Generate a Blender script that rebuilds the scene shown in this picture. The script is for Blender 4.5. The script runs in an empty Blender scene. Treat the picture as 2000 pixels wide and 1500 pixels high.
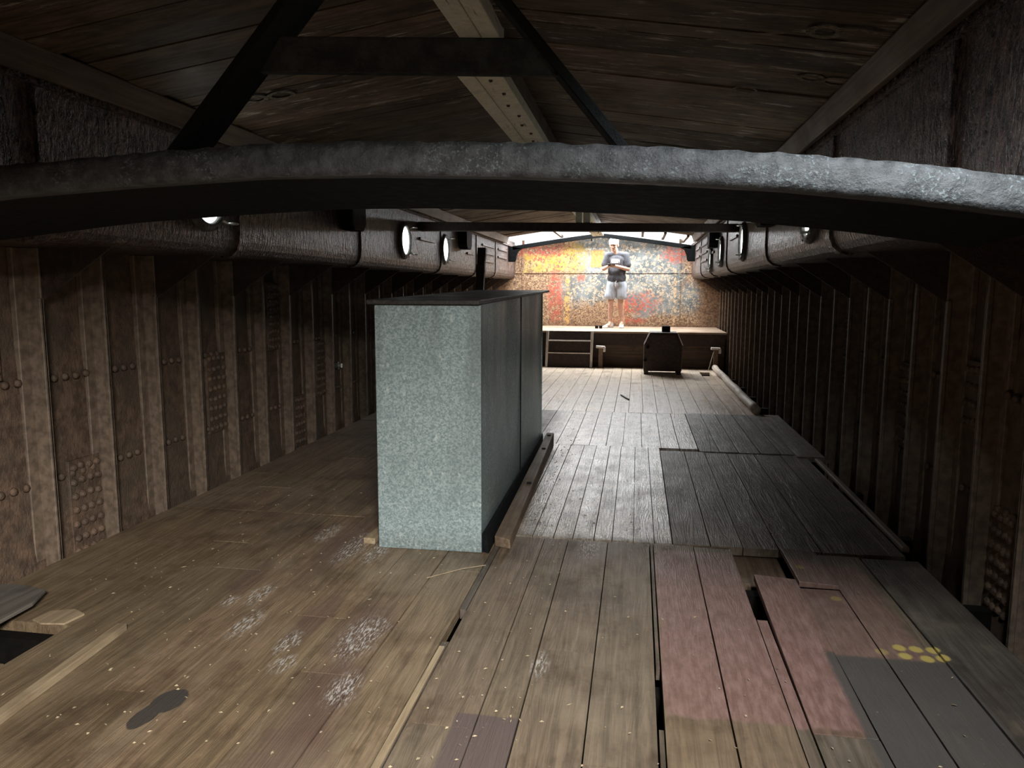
import bpy, bmesh, math, random
from mathutils import Vector, Matrix

# ------------------------------------------------------------------ camera, sky, lights, exposure
SC = bpy.context.scene
COL = SC.collection
CX, CZ = 0.73, 1.40
YAW, PITCH, ROLL = 0.166, 0.127, 0.003
fw = Vector((-math.sin(YAW)*math.cos(PITCH), math.cos(YAW)*math.cos(PITCH), -math.sin(PITCH)))
rt = Vector((math.cos(YAW), math.sin(YAW), 0.0))
up = rt.cross(fw)
r2 = math.cos(ROLL)*rt + math.sin(ROLL)*up
u2 = -math.sin(ROLL)*rt + math.cos(ROLL)*up
cam = bpy.data.cameras.new('camera')
cam.sensor_width = 36.0
cam.lens = 36.0*1450.0/2000.0
cam.clip_start = 0.05
camo = bpy.data.objects.new('camera', cam)
COL.objects.link(camo)
m = Matrix((r2, u2, -fw)).transposed().to_4x4()
m.translation = Vector((CX, 0.0, CZ))
camo.matrix_world = m
SC.camera = camo

W = bpy.data.worlds.new('overcast_sky')
SC.world = W
W.use_nodes = True
wb = W.node_tree.nodes['Background']
wb.inputs['Color'].default_value = (0.93, 0.97, 1.0, 1)
wb.inputs['Strength'].default_value = 2.0
try:
    W.cycles.sampling_method = 'NONE'
except Exception:
    pass

SC.view_settings.view_transform = 'Standard'
SC.view_settings.look = 'None'
SC.view_settings.gamma = 1.0
SC.view_settings.exposure = 0.0
SC.view_settings.use_curve_mapping = False


def area(name, loc, direction, sx, sy, power, col):
    l = bpy.data.lights.new(name, 'AREA')
    l.shape = 'RECTANGLE'
    l.size, l.size_y = sx, sy
    l.energy = power
    l.color = col
    o = bpy.data.objects.new(name, l)
    COL.objects.link(o)
    o.location = loc
    o.rotation_euler = Vector(direction).to_track_quat('-Z', 'Y').to_euler()
    return o


# daylight falling through the open hatch behind the camera and through the open bay over the platform
area('daylight_companionway', (1.36, -1.35, 2.42), (-0.38, 0.82, -0.42), 0.70, 0.50, 450, (1.0, 0.98, 0.94))
area('beam_end_light', (1.52, 1.05, 2.50), (0.0, 0.75, -1.0), 0.36, 0.32, 30, (0.92, 0.97, 1.0)).data.spread = math.radians(95)  # unseen source, added to brighten the right end of the arched beam
area('daylight_far_bay', (0.05, 14.55, 2.76), (0.0, -0.60, -1.0), 3.3, 1.1, 450, (0.95, 0.98, 1.0))

rnd = random.Random(7)
PI = math.pi


# ------------------------------------------------------------------ mesh helper
class MB:
    def __init__(self):
        self.v, self.f, self.t, self.cur = [], [], [], (1, 1, 1, 1)

    def add(self, vs, fs):
        b = len(self.v)
        self.v += [tuple(p) for p in vs]
        self.t += [self.cur]*len(vs)
        self.f += [tuple(i+b for i in f) for f in fs]

    def box(self, x0, x1, y0, y1, z0, z1):
        self.add([(x0, y0, z0), (x1, y0, z0), (x1, y1, z0), (x0, y1, z0), (x0, y0, z1), (x1, y0, z1), (x1, y1, z1), (x0, y1, z1)],
                 [(0, 3, 2, 1), (4, 5, 6, 7), (0, 1, 5, 4), (1, 2, 6, 5), (2, 3, 7, 6), (3, 0, 4, 7)])

    def hexa(self, p):
        self.add(p, [(0, 3, 2, 1), (4, 5, 6, 7), (0, 1, 5, 4), (1, 2, 6, 5), (2, 3, 7, 6), (3, 0, 4, 7)])

    def bar(self, a, b, w, h, upv=(0, 0, 1)):
        a, b = Vector(a), Vector(b)
        d = (b-a).normalized()
        s = d.cross(Vector(upv))
        if s.length < 1e-4:
            s = d.cross(Vector((0, 1, 0)))
        s.normalize()
        u = s.cross(d)
        p = []
        for q in (a, b):
            for i, j in ((-1, -1), (1, -1), (1, 1), (-1, 1)):
                p.append(q + s*(w/2*i) + u*(h/2*j))
        self.add(p, [(0, 1, 2, 3), (7, 6, 5, 4), (0, 4, 5, 1), (1, 5, 6, 2), (2, 6, 7, 3), (3, 7, 4, 0)])

    def prism(self, poly, axis, a, b):
        """poly: 2D points; axis 'x' -> (y,z), 'y' -> (x,z), 'z' -> (x,y)"""
        n = len(poly)

        def P(q, t):
            return {'x': (t, q[0], q[1]), 'y': (q[0], t, q[1]), 'z': (q[0], q[1], t)}[axis]
        vs = [P(q, a) for q in poly] + [P(q, b) for q in poly]
        fs = [tuple(range(n)), tuple(range(2*n-1, n-1, -1))] + [(i, i+n, (i+1) % n+n, (i+1) % n) for i in range(n)]
        self.add(vs, fs)

    def rings(self, rings, caps=True, closed=True):
        n = len(rings[0])
        vs = [p for r in rings for p in r]
        fs = []
        for k in range(len(rings)-1):
            for i in range(n if closed else n-1):
                j = (i+1) % n
                fs.append((k*n+i, k*n+j, (k+1)*n+j, (k+1)*n+i))
        if caps:
            fs.append(tuple(range(n-1, -1, -1)))
            fs.append(tuple((len(rings)-1)*n+i for i in range(n)))
        self.add(vs, fs)

    def tube(self, pts, r, n=10, caps=True):
        pts = [Vector(p) for p in pts]
        rr = r if isinstance(r, (list, tuple)) else [r]*len(pts)
        R = []
        ref = Vector((0.13, 0.37, 0.92))
        for k, p in enumerate(pts):
            d = (pts[min(k+1, len(pts)-1)]-pts[max(k-1, 0)]).normalized()
            if abs(d.dot(ref)) > 0.95:
                ref = Vector((0.9, 0.1, 0.2))
            s = d.cross(ref).normalized()
            u = s.cross(d)
            R.append([p + s*(rr[k]*math.cos(2*PI*i/n)) + u*(rr[k]*math.sin(2*PI*i/n)) for i in range(n)])
        self.rings(R, caps)

    def capsule(self, a, b, ra, rb, n=14):
        a, b = Vector(a), Vector(b)
        d = (b-a)
        L = d.length
        d.normalize()
        pts, rr = [], []
        for k in range(1, 6):
            t = PI/2*k/5
            pts.append(a - d*ra*math.cos(t))
            rr.append(ra*math.sin(t))
        for k in range(4, 0, -1):
            t = PI/2*k/5
            pts.append(b + d*rb*math.cos(t))
            rr.append(rb*math.sin(t))
        if True:
            pts.insert(5, b)
            rr.insert(5, rb)
        self.tube(pts, rr, n)

    def ell(self, c, r, rot=None, n=16, k=10):
        M = rot or Matrix.Identity(3)
        c = Vector(c)
        R = []
        for j in range(1, k):
            t = PI*j/k
            R.append([c + M @ Vector((r[0]*math.sin(t)*math.cos(2*PI*i/n), r[1]*math.sin(t)*math.sin(2*PI*i/n), -r[2]*math.cos(t))) for i in range(n)])
        self.rings(R)

    def dome(self, c, nrm, r, n=7):
        c, nrm = Vector(c), Vector(nrm).normalized()
        s = nrm.cross(Vector((0.3, 0.5, 0.81))).normalized()
        u = nrm.cross(s)
        R = []
        for rr, h in ((1, 0), (0.86, 0.5), (0.45, 0.82)):
            R.append([c + nrm*(h*r) + s*(rr*r*math.cos(2*PI*i/n)) + u*(rr*r*math.sin(2*PI*i/n)) for i in range(n)])
        self.rings(R)

    def build(self, name, mat, parent=None, bevel=0.0, smooth=False, segs=2):
        me = bpy.data.meshes.new(name)
        me.from_pydata(self.v, [], self.f)
        bm = bmesh.new()
        bm.from_mesh(me)
        bmesh.ops.recalc_face_normals(bm, faces=bm.faces)
        bm.to_mesh(me)
        bm.free()
        ca = me.color_attributes.new('tint', 'FLOAT_COLOR', 'POINT')
        flat = [c for t in self.t for c in t]
        ca.data.foreach_set('color', flat)
        me.materials.append(mat)
        if smooth:
            me.polygons.foreach_set('use_smooth', [True]*len(me.polygons))
        o = bpy.data.objects.new(name, me)
        COL.objects.link(o)
        if parent:
            o.parent = parent
        if bevel:
            b = o.modifiers.new('bevel', 'BEVEL')
            b.width = bevel
            b.segments = segs
            b.limit_method = 'ANGLE'
        return o


def tag(o, label=None, cat=None, group=None, kind=None):
    if label:
        o['label'] = label
    if cat:
        o['category'] = cat
    if group:
        o['group'] = group
    if kind:
        o['kind'] = kind
    return o


def empty(name, loc=(0, 0, 0)):
    o = bpy.data.objects.new(name, None)
    o.empty_display_size = 0.1
    COL.objects.link(o)
    o.location = loc
    return o


# ------------------------------------------------------------------ node helper
class NT:
    def __init__(self, name):
        self.m = bpy.data.materials.new(name)
        self.m.use_nodes = True
        self.t = self.m.node_tree
        self.b = self.t.nodes['Principled BSDF']
        self.pos = None

    def n(self, typ, **kw):
        x = self.t.nodes.new(typ)
        for k, v in kw.items():
            setattr(x, k, v)
        return x

    def put(self, sock, v):
        if v is None:
            return
        if isinstance(v, bpy.types.NodeSocket):
            self.t.links.new(v, sock)
        else:
            if isinstance(v, (tuple, list)) and len(v) == 3 and sock.type == 'RGBA':
                v = (*v, 1)
            sock.default_value = v

    def P(self):
        if self.pos is None:
            self.pos = self.n('ShaderNodeTexCoord').outputs['Object']
        return self.pos

    def xyz(self, v=None):
        s = self.n('ShaderNodeSeparateXYZ')
        self.put(s.inputs[0], v or self.P())
        return s.outputs

    def scale(self, s, off=(0, 0, 0), v=None):
        k = self.n('ShaderNodeMapping')
        self.put(k.inputs['Vector'], v or self.P())
        k.inputs['Scale'].default_value = s
        k.inputs['Location'].default_value = off
        return k.outputs[0]

    def noise(self, v, sc, det=4, rough=0.55, dist=0.0):
        k = self.n('ShaderNodeTexNoise')
        self.put(k.inputs['Vector'], v)
        k.inputs['Scale'].default_value = sc
        k.inputs['Detail'].default_value = det
        k.inputs['Roughness'].default_value = rough
        k.inputs['Distortion'].default_value = dist
        return k.outputs['Fac']

    def voro(self, v, sc, feature='F1', out='Distance', rand=1.0):
        k = self.n('ShaderNodeTexVoronoi', feature=feature)
        self.put(k.inputs['Vector'], v)
        k.inputs['Scale'].default_value = sc
        k.inputs['Randomness'].default_value = rand
        return k.outputs[out]

    def mth(self, op, a, b=None, c=None, clamp=False):
        k = self.n('ShaderNodeMath', operation=op, use_clamp=clamp)
        self.put(k.inputs[0], a)
        self.put(k.inputs[1], b)
        self.put(k.inputs[2], c)
        return k.outputs[0]

    def step(self, v, a, b, lo=0.0, hi=1.0):
        k = self.n('ShaderNodeMapRange', interpolation_type='SMOOTHSTEP')
        self.put(k.inputs[0], v)
        for i, q in enumerate((a, b, lo, hi)):
            k.inputs[i+1].default_value = q
        return k.outputs[0]

    def lin(self, v, a, b, lo=0.0, hi=1.0):
        k = self.n('ShaderNodeMapRange')
        self.put(k.inputs[0], v)
        for i, q in enumerate((a, b, lo, hi)):
            k.inputs[i+1].default_value = q
        return k.outputs[0]

    def mix(self, f, a, b, mode='MIX'):
        k = self.n('ShaderNodeMix', data_type='RGBA', blend_type=mode)
        self.put(k.inputs[0], f)
        self.put(k.inputs[6], a)
        self.put(k.inputs[7], b)
        return k.outputs[2]

    def mul(self, *fs):
        r = fs[0]
        for f in fs[1:]:
            r = self.mth('MULTIPLY', r, f)
        return r

    def boxmask(self, a, b, cx, cy, hx, hy, soft, nz=None, amp=0.0):
        dx = self.mth('SUBTRACT', self.mth('ABSOLUTE', self.mth('SUBTRACT', a, cx)), hx)
        dy = self.mth('SUBTRACT', self.mth('ABSOLUTE', self.mth('SUBTRACT', b, cy)), hy)
        d = self.mth('MAXIMUM', dx, dy)
        if nz is not None:
            d = self.mth('ADD', d, self.mth('MULTIPLY', self.mth('SUBTRACT', nz, 0.5), amp))
        return self.step(d, -soft, soft, 1.0, 0.0)

    def ellmask(self, a, b, cx, cy, rx, ry, soft=0.15, nz=None, amp=0.0):
        dx = self.mth('DIVIDE', self.mth('SUBTRACT', a, cx), rx)
        dy = self.mth('DIVIDE', self.mth('SUBTRACT', b, cy), ry)
        d = self.mth('SQRT', self.mth('ADD', self.mth('MULTIPLY', dx, dx), self.mth('MULTIPLY', dy, dy)))
        if nz is not None:
            d = self.mth('ADD', d, self.mth('MULTIPLY', self.mth('SUBTRACT', nz, 0.5), amp))
        return self.step(d, 1-soft, 1+soft, 1.0, 0.0)

    def tint(self):
        k = self.n('ShaderNodeAttribute', attribute_name='tint')
        return k.outputs['Color'], k.outputs['Alpha']

    def bump(self, h, strength, dist, prev=None):
        k = self.n('ShaderNodeBump')
        k.inputs['Strength'].default_value = strength
        k.inputs['Distance'].default_value = dist
        self.put(k.inputs['Height'], h)
        if prev is not None:
            self.put(k.inputs['Normal'], prev)
        return k.outputs[0]

    def fin(self, col=None, rough=None, metal=None, spec=None, normal=None, emit=None, estr=None):
        I = self.b.inputs
        self.put(I['Base Color'], col)
        self.put(I['Roughness'], rough)
        self.put(I['Metallic'], metal)
        self.put(I['Specular IOR Level'], spec)
        self.put(I['Normal'], normal)
        if emit is not None:
            self.put(I['Emission Color'], emit)
            self.put(I['Emission Strength'], estr)
        return self.m


# ------------------------------------------------------------------ materials
def mat_floor():
    q = NT('worn_floor_boards')
    tint, al = q.tint()
    X, Y, Z = q.xyz()
    offv = q.n('ShaderNodeCombineXYZ')
    q.put(offv.inputs[0], q.mth('MULTIPLY', al, 37.0))
    q.put(offv.inputs[2], q.mth('MULTIPLY', al, 91.0))
    vadd = q.n('ShaderNodeVectorMath', operation='ADD')
    q.put(vadd.inputs[0], q.P())
    q.put(vadd.inputs[1], offv.outputs[0])
    pv = vadd.outputs[0]
    grain = q.noise(q.scale((42, 2.2, 20), v=pv), 1.0, 6, 0.6, 0.6)
    rings = q.noise(q.scale((14, 0.9, 6), v=pv), 1.0, 3, 0.5, 1.6)
    ringw = q.mth('PINGPONG', q.mth('MULTIPLY', rings, 9.0), 0.5)
    dirt = q.noise(q.P(), 1.7, 6, 0.62)
    dirt2 = q.noise(q.scale((1, 0.6, 1)), 6.0, 6, 0.65)
    fine = q.noise(q.P(), 60.0, 4, 0.7)
    col = q.mix(1.0, tint, q.mix(q.step(grain, 0.3, 0.72), (0.68, 0.66, 0.62), (1.18, 1.16, 1.12)), 'MULTIPLY')
    col = q.mix(1.0, col, q.mix(q.lin(ringw, 0, 0.5), (0.88, 0.87, 0.85), (1.08, 1.07, 1.06)), 'MULTIPLY')
    col = q.mix(q.mul(q.step(dirt, 0.48, 0.66), 0.75), col, q.mix(1.0, col, (0.52, 0.47, 0.43), 'MULTIPLY'))
    col = q.mix(q.mul(q.step(dirt2, 0.52, 0.68), 0.6), col, q.mix(1.0, col, (0.5, 0.42, 0.38), 'MULTIPLY'))
    # dusty sandy film
    film = q.noise(q.scale((1, 0.8, 1), (3, 1, 0)), 2.6, 5, 0.6)
    col = q.mix(q.mul(q.step(film, 0.5, 0.72), 0.35), col, (0.27, 0.215, 0.145))
    nz = q.noise(q.P(), 9.0, 5, 0.65)
    nf = q.noise(q.scale((40, 9, 1)), 1.0, 5, 0.7)
    # old red paint field
    red = q.boxmask(X, Y, 1.17, 3.16, 0.32, 0.80, 0.012, nz, 0.10)
    red2 = q.boxmask(X, Y, 1.66, 3.38, 0.21, 0.50, 0.03, nz, 0.16)
    wear = q.step(q.mth('ADD', nf, q.mth('MULTIPLY', nz, 0.5)), 0.50, 0.62)
    redall = q.mth('MAXIMUM', q.mul(red, q.lin(wear, 0, 1, 0.35, 0.92)), q.mul(red2, 0.62))
    redcol = q.mix(q.step(nf, 0.35, 0.7), (0.150, 0.080, 0.062), (0.250, 0.148, 0.124))
    col = q.mix(redall, col, redcol)
    # charcoal and brown painted squares
    dk = q.boxmask(X, Y, 1.70, 2.42, 0.225, 0.47, 0.012, nz, 0.03)
    col = q.mix(q.mul(dk, 0.86), col, (0.062, 0.056, 0.050))
    pp = q.boxmask(X, Y, 0.275, 2.02, 0.105, 0.235, 0.006, nz, 0.02)
    col = q.mix(q.mul(pp, 0.9), col, (0.092, 0.066, 0.060))
    # yellow paint dots
    for (x, y) in ((1.782, 2.992), (1.843, 2.99), (1.905, 2.992), (1.783, 2.926), (1.858, 2.914), (1.918, 2.925), (1.705, 2.948), (1.565, 3.76), (1.66, 3.45)):
        w = 0.9 if y < 3 and x > 1.75 else 0.4
        k = q.ellmask(X, Y, x, y, 0.024, 0.026, 0.25, nz, 0.5)
        col = q.mix(q.mul(k, w), col, (0.44, 0.33, 0.09))
    # oil stain
    oil = q.mth('MAXIMUM', q.ellmask(X, Y, -0.815, 2.155, 0.055, 0.075, 0.06, nz, 0.55), q.ellmask(X, Y, -0.84, 2.06, 0.038, 0.075, 0.06, nz, 0.55))
    col = q.mix(q.mul(oil, 0.92), col, (0.040, 0.036, 0.032))
    # damp purple-brown wear patches with whitish scuffs
    for (x, y, a, b) in ((-0.36, 2.78, 0.10, 0.30), (-0.30, 2.28, 0.10, 0.26), (-0.83, 3.70, 0.10, 0.42), (-0.60, 2.86, 0.06, 0.24), (-1.10, 3.2, 0.07, 0.20), (-0.28, 1.95, 0.12, 0.22), (0.17, 4.28, 0.06, 0.12), (-1.05, 4.9, 0.1, 0.5)):
        k = q.ellmask(X, Y, x, y, a, b, 0.5, nz, 1.3)
        col = q.mix(q.mul(k, 0.62), col, (0.098, 0.058, 0.045))
    sc_n = q.step(q.noise(q.scale((120, 20, 1), (1, 2, 0)), 1.0, 5, 0.75), 0.49, 0.58)
    for (x, y, a, b) in ((-0.34, 2.72, 0.075, 0.17), (-0.86, 2.74, 0.045, 0.12), (-0.61, 2.62, 0.035, 0.09), (-0.76, 3.72, 0.06, 0.22), (-0.62, 3.70, 0.05, 0.18), (-0.96, 3.05, 0.04, 0.10), (-0.26, 2.33, 0.05, 0.10), (0.40, 2.62, 0.03, 0.08), (0.50, 3.95, 0.05, 0.18), (-1.0, 3.92, 0.05, 0.14), (-0.55, 2.46, 0.04, 0.06), (-1.05, 2.95, 0.03, 0.05)):
        k = q.ellmask(X, Y, x, y, a, b, 0.6, nz, 0.9)
        col = q.mix(q.mul(k, sc_n, 0.8), col, (0.50, 0.47, 0.43))
    # sawdust specks
    sp = q.voro(q.P(), 26.0)
    spm = q.mul(q.step(sp, 0.07, 0.11, 1, 0), q.step(nz, 0.48, 0.6))
    col = q.mix(q.mul(spm, 0.35), col, (0.36, 0.29, 0.19))
    # trodden chalky dust and painted skylight glare on the mid and far panels
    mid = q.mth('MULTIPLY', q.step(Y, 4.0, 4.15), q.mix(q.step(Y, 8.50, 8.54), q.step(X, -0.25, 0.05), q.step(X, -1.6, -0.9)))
    dust_glare = q.step(q.mth('ADD', q.mth('MULTIPLY', q.noise(q.scale((11, 6, 1)), 1.0, 6, 0.75), 0.5), q.mth('MULTIPLY', q.noise(q.scale((70, 42, 1)), 1.0, 5, 0.75), 0.5)), 0.465, 0.54)
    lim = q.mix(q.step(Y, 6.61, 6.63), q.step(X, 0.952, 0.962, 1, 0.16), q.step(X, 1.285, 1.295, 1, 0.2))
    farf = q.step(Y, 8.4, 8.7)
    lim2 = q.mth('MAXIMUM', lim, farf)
    chm = q.mul(mid, dust_glare, lim2, 0.75)
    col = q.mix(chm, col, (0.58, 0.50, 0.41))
    rough = q.lin(q.mth('ADD', q.mth('MULTIPLY', dirt2, 0.5), q.mth('MULTIPLY', fine, 0.5)), 0.3, 0.7, 0.40, 0.72)
    rough = q.mth('SUBTRACT', rough, q.mul(redall, 0.06))
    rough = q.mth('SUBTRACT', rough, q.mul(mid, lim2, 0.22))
    h = q.mth('ADD', q.mth('MULTIPLY', grain, 0.7), q.mth('MULTIPLY', ringw, 0.5))
    h = q.mth('ADD', h, q.mth('MULTIPLY', fine, 0.25))
    nrm = q.bump(h, 0.55, 0.006)
    return q.fin(col, rough, 0.0, 0.5, nrm)


def mat_wood(name, a, b, rough=0.6, axis='y', gs=1.0, use_tint=False, scuff=0.0, scuffcol=(0.42, 0.38, 0.31)):
    q = NT(name)
    s = {'y': (34*gs, 1.8*gs, 34*gs), 'x': (1.8*gs, 34*gs, 34*gs), 'z': (34*gs, 34*gs, 1.8*gs)}[axis]
    g = q.noise(q.scale(s), 1.0, 6, 0.62, 0.5)
    d = q.noise(q.P(), 3.2, 5, 0.6)
    col = q.mix(q.step(g, 0.3, 0.7), a, b)
    if use_tint:
        t, al = q.tint()
        col = q.mix(1.0, col, t, 'MULTIPLY')
    col = q.mix(q.mul(q.step(d, 0.48, 0.72), 0.6), col, q.mix(1.0, col, (0.42, 0.38, 0.34), 'MULTIPLY'))
    if scuff:
        s2 = {'y': (26, 1.6, 26), 'x': (1.6, 26, 26), 'z': (26, 26, 1.6)}[axis]
        k = q.mul(q.step(q.noise(q.scale(s2, (5, 3, 1)), 1.0, 5, 0.7), 0.56, 0.65), q.step(q.noise(q.P(), 1.3, 3, 0.5), 0.44, 0.56))
        col = q.mix(q.mul(k, scuff), col, scuffcol)
    r = q.lin(d, 0.3, 0.7, rough-0.1, rough+0.12)
    return q.fin(col, r, 0, 0.45, q.bump(g, 0.5, 0.004))


def mat_hull():
    q = NT('rusted_hull_plate')
    n1 = q.noise(q.P(), 2.3, 6, 0.62)
    n2 = q.noise(q.P(), 14.0, 6, 0.68)
    n3 = q.noise(q.scale((60, 60, 34)), 1.0, 4, 0.7)
    col = q.mix(q.step(n2, 0.34, 0.68), (0.075, 0.050, 0.035), (0.170, 0.108, 0.071))
    col = q.mix(q.mul(q.step(n1, 0.46, 0.66), 0.75), col, (0.088, 0.068, 0.048))
    col = q.mix(q.mul(q.step(n3, 0.60, 0.72), 0.5), col, (0.19, 0.125, 0.085))
    h = q.mth('ADD', q.mth('MULTIPLY', n3, 0.7), q.mth('MULTIPLY', n2, 0.9))
    return q.fin(col, q.lin(n2, 0.3, 0.7, 0.5, 0.75), 0.0, 0.4, q.bump(h, 0.8, 0.012))


def mat_coaming():
    q = NT('blistered_brown_paint')
    n1 = q.noise(q.scale((44, 44, 15)), 1.0, 4, 0.6, 0.3)
    n2 = q.noise(q.P(), 5.0, 5, 0.6)
    n3 = q.noise(q.P(), 90.0, 3, 0.6)
    col = q.mix(q.step(n1, 0.42, 0.60), (0.018, 0.011, 0.009), (0.150, 0.094, 0.074))
    col = q.mix(q.mul(q.step(n2, 0.5, 0.7), 0.6), col, (0.075, 0.042, 0.03))
    h = q.mth('ADD', n1, q.mth('MULTIPLY', n3, 0.3))
    return q.fin(col, q.lin(n3, 0.3, 0.7, 0.24, 0.44), 0.0, 0.5, q.bump(h, 1.0, 0.045))


def mat_black(name, a=(0.012, 0.013, 0.014), b=(0.04, 0.042, 0.044), rough=0.38, chip=0.0, chipcol=(0.16, 0.19, 0.20), spec=0.5):
    q = NT(name)
    n1 = q.noise(q.P(), 22.0, 6, 0.66)
    n2 = q.noise(q.P(), 5.0, 5, 0.62)
    n3 = q.noise(q.P(), 120.0, 4, 0.65)
    col = q.mix(q.step(n1, 0.36, 0.68), a, b)
    if chip:
        k = q.mul(q.step(n3, 0.54, 0.64), q.step(n2, 0.46, 0.58), chip)
        col = q.mix(k, col, chipcol)
    h = q.mth('ADD', n1, q.mth('MULTIPLY', n3, 0.5))
    return q.fin(col, q.lin(n1, 0.3, 0.7, rough, rough+0.25), 0.0, spec, q.bump(h, 0.8, 0.010))


def mat_galv():
    q = NT('galvanised_sheet')
    v = q.n('ShaderNodeTexVoronoi', feature='F1')
    q.put(v.inputs['Vector'], q.scale((1, 1, 1)))
    v.inputs['Scale'].default_value = 120.0
    s = q.n('ShaderNodeSeparateColor')
    q.put(s.inputs[0], v.outputs['Color'])
    n1 = q.noise(q.P(), 62.0, 6, 0.75)
    n2 = q.noise(q.P(), 2.2, 5, 0.6)
    n3 = q.noise(q.scale((26, 26, 3)), 1.0, 5, 0.65)
    f = q.mth('ADD', q.mth('MULTIPLY', s.outputs[0], 0.35), q.mth('MULTIPLY', n1, 0.65))
    col = q.mix(q.step(f, 0.30, 0.72), (0.225, 0.300, 0.310), (0.44, 0.535, 0.535))
    col = q.mix(q.mul(q.step(n2, 0.46, 0.66), 0.42), col, (0.19, 0.245, 0.25))
    scr = q.mul(q.step(q.noise(q.scale((2.5, 2.5, 18), (0, 0, 0)), 3.0, 5, 0.75), 0.64, 0.70), 0.35)
    col = q.mix(scr, col, (0.10, 0.10, 0.09))
    wht = q.mul(q.step(q.noise(q.scale((1, 1, 0.6)), 34.0, 3, 0.5), 0.62, 0.70), 0.5)
    col = q.mix(wht, col, (0.68, 0.74, 0.72))
    X, Y, Z = q.xyz()
    strk = q.noise(q.scale((7, 7, 0.5)), 1.0, 3, 0.5)  # vertical streaks stand in for reflections in the dented sheet
    col = q.mix(q.mul(q.step(strk, 0.45, 0.65), q.step(Z, 0.1, 1.2), 0.38), col, (0.13, 0.15, 0.145))
    grime = q.mul(q.step(Z, 0.0, 0.16, 1, 0), q.step(n1, 0.42, 0.6), 0.55)
    col = q.mix(grime, col, (0.10, 0.085, 0.06))
    return q.fin(col, q.lin(n1, 0.3, 0.7, 0.34, 0.52), 0.45, 0.5, q.bump(q.mth('ADD', n1, q.mth('MULTIPLY', n3, 0.6)), 0.18, 0.004))


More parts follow.
